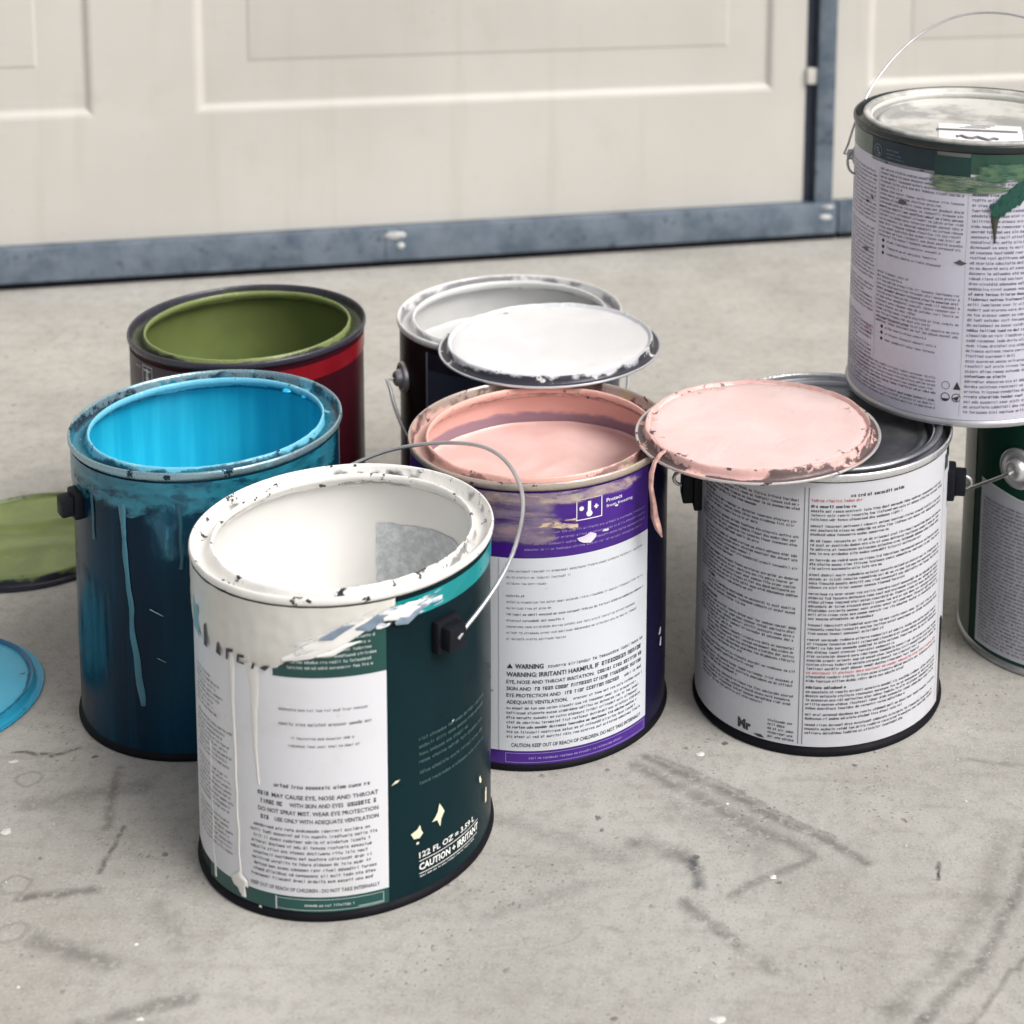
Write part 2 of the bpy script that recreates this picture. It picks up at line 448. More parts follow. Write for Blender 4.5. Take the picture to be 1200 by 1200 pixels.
class Ink:
    """collects print wrapped on a cylinder: coordinates are (theta deg, z mm)"""
    def __init__(s, R): s.R = R * 1000; s.V = []; s.F = []
    def deg(s, mm): return mm / s.R * 57.29578
    def pt(s, th, z):
        a = R_(th); r = s.R / 1000
        s.V.append((r * math.cos(a), r * math.sin(a), z / 1000)); return len(s.V) - 1
    def quad(s, t0, z0, t1, z1):
        n = max(1, int(abs(t1 - t0) / 2.0 + .999))
        for k in range(n):
            a = t0 + (t1 - t0) * k / n; b_ = t0 + (t1 - t0) * (k + 1) / n
            s.F.append((s.pt(a, z0), s.pt(b_, z0), s.pt(b_, z1), s.pt(a, z1)))
    def frame(s, t0, z0, t1, z1, lw):
        d = s.deg(lw)
        s.quad(t0, z0, t1, z0 + lw); s.quad(t0, z1 - lw, t1, z1); s.quad(t0, z0 + lw, t0 + d, z1 - lw); s.quad(t1 - d, z0 + lw, t1, z1 - lw)
    def greek(s, t0, t1, z, h, fill=1.0, bold=1.0, gap=.12, caps=False):
        """a line of unreadable small print"""
        end = t0 + (t1 - t0) * fill; th = t0; cw = s.deg(h * .66)
        while th < end - cw:
            for _ in range(rnd.choice((2, 3, 4, 5, 6, 7, 8, 9))):
                if th > end - cw: break
                for (x0, y0, x1, y1) in GL[rnd.randrange(10)]:
                    if caps: y0 = min(1, y0 / .68); y1 = min(1, y1 / .68)
                    m = (x0 + x1) / 2; hw_ = (x1 - x0) / 2
                    if hw_ < .2: hw_ = min(.3, hw_ * bold)
                    s.F.append((s.pt(th + (m - hw_) * cw, z + y0 * h), s.pt(th + (m + hw_) * cw, z + y0 * h), s.pt(th + (m + hw_) * cw, z + y1 * h), s.pt(th + (m - hw_) * cw, z + y1 * h)))
                th += cw * (1 + gap)
            th += cw * .8
    def para(s, t0, t1, ztop, pitch, h, n, last=.6, bold=1.0):
        for k in range(n):
            s.greek(t0, t1, ztop - pitch * k - h, h, last if k == n - 1 else rnd.uniform(.96, 1.0), bold)
        return ztop - pitch * n
    def text(s, body, t0, z, h, width=None, bold=0.0):
        """readable lettering; h = cap height in mm, width in degrees if it has to fit"""
        cu = bpy.data.curves.new('txt', 'FONT'); cu.body = body; cu.size = 1.0; cu.resolution_u = 2; cu.offset = bold
        ob = bpy.data.objects.new('txt', cu); COL.objects.link(ob)
        dg = bpy.context.evaluated_depsgraph_get()
        ev = ob.evaluated_get(dg); me = ev.to_mesh()
        co = [v.co.copy() for v in me.vertices]; fs = [tuple(p.vertices) for p in me.polygons]
        ev.to_mesh_clear(); bpy.data.objects.remove(ob); bpy.data.curves.remove(cu)
        if not co: return
        x0 = min(c.x for c in co); x1 = max(c.x for c in co)
        sy = h / 0.69
        sx = s.deg(sy) if width is None else width / (x1 - x0)
        b0 = len(s.V)
        for c in co: s.pt(t0 + (c.x - x0) * sx, z + c.y * sy)
        s.F += [tuple(b0 + i for i in f) for f in fs]
    def poly(s, pts):
        s.F.append(tuple(s.pt(t, z) for t, z in pts))
    def disc(s, t, z, r, ri=0.0, n=16):
        for k in range(n):
            a, b_ = 2 * math.pi * k / n, 2 * math.pi * (k + 1) / n
            P = lambda rr, q: s.pt(t + s.deg(rr * math.cos(q)), z + rr * math.sin(q))
            if ri: s.F.append((P(ri, a), P(r, a), P(r, b_), P(ri, b_)))
            else: s.F.append((s.pt(t, z), P(r, a), P(r, b_)))
    def build(s, name, mat, parent):
        o_ = mk(name, s.V, s.F, mat, parent, smooth=False)
        o_['kind'] = 'stuff'
        return o_

def patch(name, R, t0, t1, z0, z1, mat, parent, edge=None, thick=0.0, wob=0.0, seed=0.0, nz=6, dth=1.0):
    """sheet wrapped on the can; z0/z1 mm numbers or functions of theta. UV runs 0..1 (u along theta, v up)"""
    n = max(2, int((t1 - t0) / dth)); V, F, U = [], [], []
    f0 = z0 if callable(z0) else (lambda t: z0); f1 = z1 if callable(z1) else (lambda t: z1)
    for i in range(n + 1):
        t = t0 + (t1 - t0) * i / n; a = R_(t); lo, hi = f0(t), f1(t)
        for k in range(nz + 1):
            q = k / nz
            r = R
            if thick:
                e = min(1.0, min(q, 1.0) * 6 if edge == 'low' else min(q, 1 - q) * 6, min(i, n - i) / 3.0)
                r += thick * (0.15 + 0.85 * e) + wob * mnoise.noise(Vector((t * .18, (lo + (hi - lo) * q) * .2, seed))) * e
            V.append((r * math.cos(a), r * math.sin(a), (lo + (hi - lo) * q) / 1000)); U.append((i / n, q))
    for i in range(n):
        for k in range(nz):
            a = i * (nz + 1) + k
            F.append((a, a + nz + 1, a + nz + 2, a + 1))
    return mk(name, V, F, mat, parent, smooth=True, angle=60, uvs=U)

def smear_material(name, cols, stretch=(3, 22, 1), cut=0.5, soft=0.10, edge=0.35, rough=0.35, seed=0.0, fall=(0.22, 0.22), topfree=False, amax=1.0):
    """brushed paint with ragged, streaky edges; bare patch shows through"""
    b = NB(name)
    uv = b.vmath('ADD', b.uv, (seed, seed * .7, 0))
    s = b.sep(b.uv)
    n1_ = b.noise(b.scalev(uv, stretch), scale=1.0, detail=5, rough=0.62, dist=0.5)
    n2_ = b.noise(b.scalev(uv, (stretch[0] * 2.2, stretch[1] * 1.7, 1)), scale=1.0, detail=4)
    eu = b.math('MINIMUM', b.mapr(s[0], 0, fall[0]), b.mapr(s[0], 1, 1 - fall[0]))
    ev = b.mapr(s[1], 0, fall[1])
    if not topfree: ev = b.math('MINIMUM', ev, b.mapr(s[1], 1, 1 - fall[1]))
    e = b.math('MULTIPLY', eu, ev)
    v = b.math('ADD', n1_, b.math('MULTIPLY', b.math('SUBTRACT', e, 1.0), edge))
    a = b.mapr(v, cut - soft, cut + soft, 0.0, amax)
    c = b.mix(b.mapr(n2_, 0.32, 0.68), cols[0], cols[1])
    if len(cols) > 2: c = b.mix(b.mapr(b.noise(b.scalev(uv, (stretch[0] * 1.3, stretch[1] * .8, 1)), scale=1.7, detail=3), 0.52, 0.66), c, cols[2])
    b.set(col=c, rough=rough, alpha=a)
    b.bump(n1_, 0.3, 0.0006)
    return b.m

# ================================================================== PAINT CANS
H = 0.1906
RB = 0.0822
def rim_material(name, outer, groove, inner, spl=(0.08,) * 3, speck=0.55, metal_outer=0.0, rough=0.35, fray=0.5, seed=0.0, splat=None, splat_cut=0.6, linecut=.42):
    """rim colours by radius (outer bead, groove, inner lip) with frayed borders and chips"""
    b = NB(name)
    s = b.sep(b.obj)
    r = b.vmath('LENGTH', b.comb(s[0], s[1], 0.0))
    P = b.vmath('ADD', b.obj, (seed, seed * 2, 0))
    nz = b.noise(P, scale=90, detail=4, rough=0.65)
    nl = b.noise(P, scale=22, detail=3)
    rr = b.math('ADD', r, b.math('MULTIPLY', b.math('SUBTRACT', nz, 0.5), 0.004 * fray))
    rr = b.math('ADD', rr, b.math('MULTIPLY', b.math('SUBTRACT', nl, 0.5), 0.006 * fray))
    c = b.mix(b.mapr(rr, 0.0732, 0.0738), inner, groove)
    isout = b.mapr(rr, 0.0815, 0.0820)
    c = b.mix(isout, c, outer)
    if splat:
        c = b.mix(b.mapr(b.noise(b.vmath('ADD', P, (4, 4, 1)), scale=38, detail=4, rough=.7), splat_cut, splat_cut + .05), c, splat)
    # groove shade painted in as a dark line over the bare gap, broken by paint
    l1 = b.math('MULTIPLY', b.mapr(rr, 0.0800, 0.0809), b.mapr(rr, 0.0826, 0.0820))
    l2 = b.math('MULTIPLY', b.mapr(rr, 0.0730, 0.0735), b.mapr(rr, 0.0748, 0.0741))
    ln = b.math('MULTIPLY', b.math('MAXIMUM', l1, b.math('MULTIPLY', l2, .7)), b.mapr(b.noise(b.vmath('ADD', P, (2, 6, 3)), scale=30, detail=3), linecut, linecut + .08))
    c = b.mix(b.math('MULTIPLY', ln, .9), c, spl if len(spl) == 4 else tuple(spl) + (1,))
    chip = b.mapr(b.noise(b.vmath('ADD', P, (7, 1, 2)), scale=75, detail=5, rough=0.72), 0.5 + 0.25 * speck, 0.52 + 0.25 * speck)
    c = b.mix(chip, c, spl if len(spl) == 4 else tuple(spl) + (1,))
    b.set(col=c, rough=b.mixf(nz, rough * .7, rough * 1.3), metal=b.math('MULTIPLY', isout, metal_outer))
    b.bump(b.math('ADD', nz, b.math('MULTIPLY', nl, 1.5)), 0.5, 0.0015)
    return b.m

RIM = [(.0822, H - .0062), (.0829, H - .0056), (.0838, H - .0048), (.0842, H - .0036), (.0842, H - .0018), (.0839, H - .0006), (.0833, H - .0001), (.0827, H - .0005), (.0822, H - .0022), (.0819, H - .0060), (.0810, H - .0080), (.0792, H - .0086), (.0764, H - .0084), (.0746, H - .0074), (.0736, H - .0046), (.0731, H - .0026), (.0725, H - .0016), (.0718, H - .0015), (.0712, H - .0022), (.0710, H - .0036), (.0713, H - .0052), (.0725, H - .0062), (.0745, H - .0095)]

def can_shell(root, body_mat, rim_mat, seam_mat, inner_mat=None, level=None, paint_mat=None, dents=0.0, seed=0.0, lid=None, lumps=0.0):
    prof = [(0.0, .0035), (.0800, .0035), (.0806, .0005), (.0815, .0), (.0836, .0004), (.0841, .0016), (.0838, .0034), (.0828, .0044), (RB, .0050)]
    V, F = lathe(prof, 128)
    mk('bottom_seam', V, [tuple(reversed(f)) for f in F], seam_mat, root)
    def wob(t, i, r, z):
        q = mnoise.noise(Vector((math.cos(t) * 1.6, math.sin(t) * 1.6, z * 14 + seed)))
        e = min(1, (z - .005) / .03, (H - .009 - z) / .03)
        return r + dents * q * max(0, e), z
    pr = [(RB, .0050 + (H - .0112) * k / 24) for k in range(25)]
    V, F = lathe(pr, 144, wob)
    mk('body', V, F, body_mat, root)
    def wr(t, i, r, z):
        a = lumps * (ncirc(t, seed + 1, 5) * .6 + ncirc(t, seed + 2, 17) * .5)
        if 12 < i: return r - a * .6, z + max(-.0012, a) * .8
        return r, z + max(0, a) * .35
    V, F = lathe(RIM, 192, wr if lumps else None)
    mk('rim', V, F, rim_mat, root, angle=80)
    if inner_mat:
        V, F = lathe([(.0744, H - .0096), (.0795, H - .0100), (.0812, H - .0120), (.0812, H - .05), (.0812, (level or .03) / 2 + .05), (.0812, .006), (.079, .0045), (0, .0045)], 128)
        mk('inner_wall', V, F, inner_mat, root, angle=50)
    if level:
        rings = [(.0809, level + .0018), (.0800, level + .0005), (.0785, level)] + [(.078 * (1 - k / 9), level) for k in range(1, 9)] + [(0, level)]
        def wp(t, i, r, z):
            return r, z + .0006 * mnoise.noise(Vector((r * 60 * math.cos(t), r * 60 * math.sin(t), seed)))
        V, F = lathe(rings, 96, wp)
        mk('paint', V, F, paint_mat or inner_mat, root)

def ear_pos(th, z, out=0.0):
    a = R_(th); return Vector(((RB + out) * math.cos(a), (RB + out) * math.sin(a), z))

def on_wall(V, th, z):
    """move a piece modelled along +z (outwards) with y up onto the can wall at theta, z"""
    a = R_(th); o_ = Vector((math.cos(a), math.sin(a), 0)); u_ = Vector((0, 0, 1)); s_ = u_.cross(o_)
    base = ear_pos(th, z)
    return [tuple(base + s_ * x + u_ * y + o_ * w_) for x, y, w_ in V]

M_BLACKP = simple('black_plastic', (0.010, 0.011, 0.015, 1), 0.5)
M_STEEL = simple('bright_steel', (0.66, 0.66, 0.67, 1), 0.42, 0.75)
M_TIN = simple('dull_tinplate', (0.36, 0.37, 0.39, 1), 0.38, 0.9, var=.2)
M_WIRE = simple('bail_wire', (0.60, 0.60, 0.62, 1), 0.32, 0.85)
M_WIREG = simple('bail_wire_grey', (0.33, 0.33, 0.35, 1), 0.4, 0.8)

def ear(root, th, z, style='plastic', k=1.0):
    if style == 'plastic':
        V, F = boxv(-.0085 * k, .0085 * k, -.0095 * k, .0095 * k, -.001, .0050, .0018)
        e = mk('ear', on_wall(V, th, z), F, M_BLACKP, root, angle=50)
        V, F = boxv(-.0062 * k, .0062 * k, -.0068 * k, .0068 * k, .0040, .0120, .0016)
        mk('hook_boss', on_wall(V, th, z), F, M_BLACKP, e, angle=50)
    elif style == 'metal':
        V, F = lathe([(.0125 * k, -.001), (.0125 * k, .0016), (.0118 * k, .0026), (.0098 * k, .0030), (.0088 * k, .0022), (.0075 * k, .0020), (.0068 * k, .0036), (.0060 * k, .0062), (.0046 * k, .0074), (.0030 * k, .0070), (.0014 * k, .0058), (0, .0055)], 40)
        e = mk('ear', on_wall(V, th, z), F, M_STEEL, root, angle=60)
    else:
        V, F = lathe([(.0070, -.001), (.0070, .0014), (.0060, .0022), (.0040, .0024), (.0034, .0060), (.0026, .0068), (0, .0070)], 28)
        e = mk('ear', on_wall(V, th, z), F, M_TIN, root, angle=60)
    return e

def bail(root, th, z0, phi, L, rho=.0905, mat=None, r=.00125, sq=1.0, name='handle'):
    """wire handle hinged on the two ears; phi = tilt of its plane, L = reach"""
    a = R_(th); e = Vector((math.cos(a), math.sin(a), 0)); n_ = Vector((-math.sin(a), math.cos(a), 0)); f = R_(phi)
    d = n_ * math.cos(f) + Vector((0, 0, 1)) * math.sin(f)
    P = [Vector((0, 0, z0)) + e * (rho - .004), Vector((0, 0, z0)) + e * (rho + .0015)]
    for k in range(1, 48):
        s = math.pi * k / 48
        wv = Vector((n1(k, th + 1.0, .13), n1(k, th + 2.0, .13), n1(k, th + 3.0, .11))) * .0035 * math.sin(s)
        P.append(Vector((0, 0, z0)) + e * (rho * math.copysign(abs(math.cos(s)) ** sq, math.cos(s))) + d * (L * math.sin(s)) + wv)
    P += [Vector((0, 0, z0)) - e * (rho + .0015), Vector((0, 0, z0)) - e * (rho - .004)]
    V, F = tube(P, r, 10)
    return mk(name, V, F, mat or M_WIRE, root, angle=60)

def drip(root, th_z, R, w, mat, thick=.0011, name='paint_drip', seed=1.0, diag=False):
    """raised run of paint down the can: list of (theta, z mm), widths in mm"""
    V, F = [], []
    n = len(th_z); pts = []
    for i in range(n - 1):
        for k in range(6):
            q = k / 6
            pts.append((th_z[i][0] + (th_z[i + 1][0] - th_z[i][0]) * q, th_z[i][1] + (th_z[i + 1][1] - th_z[i][1]) * q, w[i] + (w[i + 1] - w[i]) * q))
    pts.append((th_z[-1][0], th_z[-1][1], w[-1]))
    prof = [(-1, -.02), (-.75, .55), (-.3, .95), (.3, .95), (.75, .55), (1, -.02)]
    for (t, z, ww) in pts:
        t += 1.1 * n1(z, seed, .06); ww *= 1 + .35 * n1(z, seed + 4, .11)
        for (x, h_) in prof:
            off = x * ww / 2
            a = R_(t + (off * .35 if diag else off) / (R * 1000) * 57.3); r = R + thick * h_
            V.append((r * math.cos(a), r * math.sin(a), (z - (off if diag else 0)) / 1000))
    m = len(prof)
    for i in range(len(pts) - 1):
        for k in range(m - 1):
            F.append((i * m + k, i * m + k + 1, (i + 1) * m + k + 1, (i + 1) * m + k))
    F.append(tuple(range(m))); F.append(tuple((len(pts) - 1) * m + k for k in range(m)))
    return mk(name, V, F, mat, root, angle=70)

def can_body_material(name, a, b2, rough=0.3, streak=None, vs=8.0, coat=0.2):
    b = NB(name)
    nz = b.noise(b.scalev(b.obj, (1, 1, .5)), scale=vs, detail=4, rough=.6)
    c = b.mix(b.mapr(nz, .35, .65), a, b2)
    sc = b.noise(b.scalev(b.obj, (60, 60, 9)), scale=2.0, detail=5, rough=.7)
    c = b.mix(b.mapr(sc, .68, .74, 0, .25), c, tuple(min(1, x * 2 + .02) for x in b2[:3]) + (1,))
    b.set(col=c, rough=b.mixf(b.noise(scale=45, detail=4), rough * .7, rough * 1.5), coat=0.0, spec=.06)
    b.bump(b.noise(scale=30, detail=2), .12, .0006)
    return b.m

def label_material(name, col, dirt, amt=.3, rough=.42):
    b = NB(name)
    nz = b.noise(scale=35, detail=5, rough=.65)
    c = b.mix(b.mapr(nz, .48, .75, 0, amt), col, dirt)
    c = b.mix(b.mapr(b.noise(scale=150, detail=4, rough=.7), .66, .76, 0, .35), c, tuple(x * .6 for x in dirt[:3]) + (1,))
    b.set(col=c, rough=rough)
    b.bump(b.noise(scale=60, detail=3), .12, .0005)
    return b.m

INK = simple('print_black', (0.030, 0.030, 0.034, 1), .5, var=.3)
INKG = simple('print_grey', (0.16, 0.16, 0.18, 1), .5, var=.3)
INKL = simple('print_pale', (0.55, 0.58, 0.57, 1), .5)
INKW = simple('print_white', (0.80, 0.80, 0.78, 1), .45)
INKR = simple('print_red', (0.55, 0.12, 0.13, 1), .5)
INKDG = simple('print_dim_green', (0.055, 0.115, 0.115, 1), .5)

RL = RB + .0005           # label radius
RI = RL + .00022          # print on labels
GROUP = 'paint cans on the driveway'
def can(x, y, z, label):
    r_ = empty('paint_can', (x, y, z))
    return tag(r_, label, 'paint can', GROUP)

# ---------------------------------------------------------------- can A: white paint, dark green, in front
def build_A():
    t = can(-0.2655, 1.0055, 0, 'open dark green paint can smeared with white paint, nearest the camera')
    body = can_body_material('can_dark_green', (.004, .013, .017, 1), (.006, .022, .027, 1), .28)
    white = (.82, .81, .78, 1)
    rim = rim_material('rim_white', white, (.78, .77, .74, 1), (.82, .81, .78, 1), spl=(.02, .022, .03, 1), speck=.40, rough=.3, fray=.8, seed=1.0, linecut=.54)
    inner = simple('inner_white', (.82, .815, .79, 1), .34, var=.05, vscale=14)
    can_shell(t, body, rim, simple('seam_dark', (.006, .006, .009, 1), .6), inner, .108, None, .0004, 1.0, lumps=.0009)
    # grey bare patch on the far inner wall
    b = NB('grey_residue')
    n_ = b.noise(scale=160, detail=5, rough=.75)
    b.set(col=b.mix(b.mapr(n_, .35, .65), (.46, .50, .53, 1), (.68, .70, .71, 1)), rough=.6); b.bump(n_, .5, .001)
    V, F = [], []
    nu, nv = 40, 14
    for i in range(nu + 1):
        a0 = 44 + 47 * i / nu
        for k in range(nv + 1):
            zt = .1525 - .010 * max(0, 1 - i / 10) ** 2 - .0012 * n1(i, 3.0, .35) - .0006 * n1(i, 5.0, 1.1); zz = .112 + (zt - .112) * k / nv
            a = R_(a0 + (i / nu) * .8 * n1(k, 9.0, .8)); V.append((.0808 * math.cos(a), .0808 * math.sin(a), zz))
    for i in range(nu):
        for k in range(nv): F.append((i * (nv + 1) + k, i * (nv + 1) + k + 1, (i + 1) * (nv + 1) + k + 1, (i + 1) * (nv + 1) + k))
    mk('residue', V, F, b.m, t)
    # white label wrapping the left side
    lab = patch('label', RL, -196, -60.6, 14.5, lambda q: 144.0 if q > -101.5 else 170.0, label_material('label_white', (.68, .69, .73, 1), (.57, .57, .56, 1), .4), t, nz=2)
    band = patch('label_band', RL + .0002, -102.5, -60.6, 144.0, 172.0, simple('band_green', (.010, .060, .055, 1), .35), t, nz=2)
    bot = patch('label_band', RL, -140, -60.6, 5.5, 14.3, simple('band_green2', (.008, .070, .062, 1), .35), t, nz=1)
    teal = patch('teal_stripe', RL, -57, 30, 170.5, 181.6, simple('stripe_teal', (.0, .235, .25, 1), .3), t, nz=1)
    k = Ink(RI)
    # small grey lines in the middle
    k.greek(-100.5, -67, 124.5, 1.7, 1.0); k.greek(-100.5, -66, 116.0, 1.9, 1.0, 1.3); k.greek(-96, -72, 108.0, 1.6, 1.0); k.greek(-97, -70, 103.5, 1.6, 1.0)
    k.build('lettering', INKG, lab)
    k = Ink(RI)
    k.greek(-103, -66, 79.0, 2.3, 1.0, 1.3)
    z = 72.6
    k.greek(-110, -105, z, 2.4, 1, 1.35, caps=True); k.text('MAY CAUSE EYE, NOSE AND THROAT', -104, z, 2.4, 39.8, .012); z -= 4.7
    k.greek(-109, -98, z, 2.4, 1, 1.35, caps=True); k.text('WITH SKIN AND EYES', -97, z, 2.4, 20, .012); k.greek(-75.5, -64.2, z, 2.4, 1, 1.35, caps=True); z -= 4.7
    k.text('DO NOT SPRAY MIST. WEAR EYE PROTECTION', -110, z, 2.4, 45.8, .012); z -= 4.7
    k.greek(-109, -104.5, z, 2.4, 1, 1.35, caps=True); k.text('USE ONLY WITH ADEQUATE VENTILATION', -103, z, 2.4, 38.8, .012); z -= 4.7
    z += 1.4
    for i in range(10):
        k.greek(-113 + rnd.uniform(-1, 1), -64.3, z - 1.8, 1.9, rnd.uniform(.93, 1)); z -= 3.35
    k.text('KEEP OUT OF REACH OF CHILDREN - DO NOT TAKE INTERNALLY', -114, 17.5, 2.2, 50, .006)
    # left column
    for i in range(34):
        zz = 128 - i * 3.0
        if i % 9 == 8: continue
        k.greek(-150 + rnd.uniform(-1, 1), -122, zz, 1.5, rnd.uniform(.5, 1.0) if i < 12 else rnd.uniform(.85, 1))
    for i in range(16): k.greek(-178, -153, 118 - i * 6.1, 1.5, rnd.uniform(.4, 1))
    k.build('lettering', INK, lab)
    k = Ink(RI); 
    for i in range(6): k.greek(-97, -63.5, 165.5 - i * 3.3, 1.7, rnd.uniform(.9, 1.0), 1.2)
    k.build('lettering', INKL, band)
    k = Ink(RI)
    k.frame(-103, 6.6, -62.6, 13.2, .28); k.greek(-92, -73, 9.0, 1.6, 1, 1.3); k.quad(-103.4, 5.8, -102.9, 13.8); k.quad(-72, 7.4, -63, 7.75)
    k.build('lettering', INKL, bot)
    # print on the dark part
    k = Ink(RB + .0006)
    k.text('122 FL OZ = 3.59 L', -48.3, 25.3, 3.3, 30, .02)
    k.quad(-48.3, 23.2, -15.5, 23.6)
    k.text('CAUTION + IRRITANT', -48.3, 17.8, 3.9, 33, .03)
    k.quad(-48.3, 15.6, -16, 16.0); k.greek(-48, -18, 13.6, 1.1, 1.0)
    k.build('lettering', INKW, t)
    k = Ink(RB + .0006)
    for i, zz in enumerate((96, 91.5, 87, 82.5, 76, 69.5)): k.greek(-48, -9 if i not in (2,) else -22, zz, 2.0, 1.0, 1.2)
    k.build('lettering', INKDG, t)
    # cream paint chips
    def chip(th, z, pts):
        V = []
        for (x, y) in pts:
            a = R_(th + x * .7); V.append(((RB + .0009) * math.cos(a), (RB + .0009) * math.sin(a), (z + y) / 1000))
        mk('paint_chip', V, [tuple(range(len(pts)))], simple('chip_cream', (.78, .74, .56, 1), .4), t, smooth=False)
    chip(-49, 41, [(-4, 1), (-2.2, -2.6), (1.2, -3.2), (3.4, -1), (2.2, 1.2), (1.5, 4.6), (-.2, 2.4)])
    chip(-49, 35, [(-.8, -.6), (.7, -.6), (.8, .7), (-.6, .8)])
    chip(-39.5, 45, [(-4.5, -1.2), (-1, -1.6), (1, -6.5), (1.8, -2), (4, 1.5), (2.5, 4.5), (.6, 7.8), (-.6, 3.2), (-2.2, .9)])
    chip(-13, 46, [(-1.8, 2), (-1, -1.2), (1, -2.4), (1.4, -.5), (-.4, 3)]); chip(-7, 31, [(-1.2, -4.5), (1, -4.2), (1.4, 3.8), (0, 5.2), (-1.2, 2.5)])
    chip(-58, 76, [(-2, -1), (1.5, 0), (3, 1.4), (.5, 1.2)]); chip(-32, 98, [(-.8, 0), (.6, -.5), (.8, .6)])
    chip(-110, 4.8, [(-1, -.6), (1, -.6), (.7, .8), (-.6, .7)])
    # the coat of white paint below the rim
    wp = simple('coat_white', (.64, .63, .59, 1), .32, var=.04, vscale=25, bump=.15, bscale=120)
    cp = [(-215, 160), (-170, 152), (-150, 147), (-141, 149.5), (-136, 152), (-131, 149), (-124, 150.5), (-118, 148), (-112, 148.5), (-106, 146.5), (-101, 149), (-95, 154), (-88, 158), (-80, 165), (-72, 171), (-66, 173.5), (-60.5, 177), (-56, 180)]
    def low(th):
        for (a, za), (b_, zb) in zip(cp, cp[1:]):
            if a <= th <= b_:
                q = (th - a) / (b_ - a); return za + (zb - za) * q + 1.3 * n1(th, 5.0, .55) + .7 * n1(th, 6.0, 1.7)
        return 170
    patch('paint_coat', RL + .0001, -214, -57, low, 184.5, wp, t, 'low', .0009, .0004, 3.0, nz=10, dth=.4)
    # remains of big black letters peeking out under the coat
    k = Ink(RL + .0012)
    k.poly([(-138.5, 146), (-135.6, 146), (-136.4, 160), (-138.2, 158)]); k.poly([(-129.5, 147), (-126.2, 146.2), (-127.6, 154), (-128.6, 153)])
    k.poly([(-123.6, 146.5), (-122.4, 146.2), (-122, 153), (-123.4, 152.5)]); k.poly([(-122, 151), (-119.6, 152), (-119.8, 153.4), (-122, 153)])
    k.poly([(-117.8, 147.2), (-116.8, 146.8), (-116.5, 152), (-117.6, 152)]); k.poly([(-116.6, 150.4), (-114.2, 150.8), (-114.4, 152.4), (-116.6, 152)]); k.poly([(-116.6, 147), (-114.2, 146.8), (-114.2, 148), (-116.6, 148.2)])
    k.poly([(-111.2, 146), (-110.2, 145.8), (-109.4, 149), (-110.4, 149.6)]); k.poly([(-107.5, 147.4), (-105.2, 146.2), (-103.2, 149.5), (-105.5, 149.2)])
    k.poly([(-99, 150.5), (-96.6, 152), (-94, 154.2), (-97, 153.4)])
    k.build('lettering', INK, t)
    k = Ink(RL + .0012); k.poly([(-150, 150), (-142.5, 147), (-143.5, 166), (-150, 168)]); k.build('label_square', simple('square_blue', (.18, .38, .46, 1), .4), t)
    # streaky brush marks over the green band and the dark side
    sm = smear_material('smear_white', [(.78, .76, .72, 1), (.55, .57, .62, 1), (.80, .79, .76, 1)], (3.5, 4.5, 1), .47, .03, .40, .3, 2.0)
    patch('paint_smear', RL + .0012, -100, -58, lambda q: 150 + (q + 100) * .62, lambda q: 164 + (q + 100) * .52, sm, t, nz=8)
    sm2 = smear_material('smear_white2', [(.80, .79, .77, 1), (.42, .50, .62, 1), (.85, .85, .85, 1)], (4, 4, 1), .52, .03, .34, .25, 5.0)
    patch('paint_smear', RL + .0013, -70, -30, lambda q: 166 + (q + 70) * .16, lambda q: 182 + (q + 70) * .04, sm2, t, nz=8)
    # thick dabs dragged sideways by the brush
    cw = simple('dab_white', (.80, .79, .77, 1), .22, var=.06, vscale=60); cb = simple('dab_bluegrey', (.22, .29, .38, 1), .3, var=.3, vscale=60)
    for i, (a0, z0_, a1, z1_, w0, w1, mt) in enumerate(((-98, 154, -68, 171, 8, 5, cw), (-90, 161, -58, 178, 10, 6, cw), (-72, 171, -59, 176, 6, 4, cb), (-86, 157, -70, 164, 4, 2, cw), (-61, 174, -46, 179, 6, 3, cw), (-57, 170, -45, 176, 6, 3, cb), (-56, 173.5, -48, 176, 4, 2, cw), (-84, 167, -72, 174, 4, 2, cb))):
        drip(t, [(a0, z0_), ((a0 * 2 + a1) / 3, (z0_ * 2 + z1_) / 3 - .8), ((a0 + 2 * a1) / 3, (z0_ + 2 * z1_) / 3 + .6), (a1, z1_)], RL + .0008 + .00015 * i, [w0 * .3, w0, (w0 + w1) / 2, w1 * .25], mt, .0004, 'paint_dab', seed=i + .5, diag=True)
    # runs down the label
    dm = simple('run_white', (.72, .71, .68, 1), .3, var=.03)
    drip(t, [(-122, 150), (-121, 110), (-120.5, 60), (-119.5, 20), (-118.5, 7)], RL, [5, 2.4, 1.2, 1.6, 4.5], dm, .0005, seed=2.0)
    drip(t, [(-111, 148), (-110.5, 120), (-110, 90), (-109.6, 78)], RL, [9, 4, 2.2, 1.4], dm, .0003, seed=3.0)
    drip(t, [(-137, 90), (-136.5, 40), (-136, 8)], RL, [1.2, 1.2, 2.0], dm, .0004, seed=5.0)
    patch('paint_drip', RL + .0003, -124.5, -115.5, lambda q: 8 + 5 * abs(n1(q, 8.0, .5)) + (abs(q + 119.5) * 1.2), lambda q: 22 - abs(q + 119.5) * 1.2, dm, t, None, .001, .0004, 2.0, nz=8, dth=.4)
    ear(t, -36, .154, 'plastic')
    ear(t, 144, .154, 'plastic')
    bail(t, -36, .154, 24, .118, rho=.0925)
build_A()

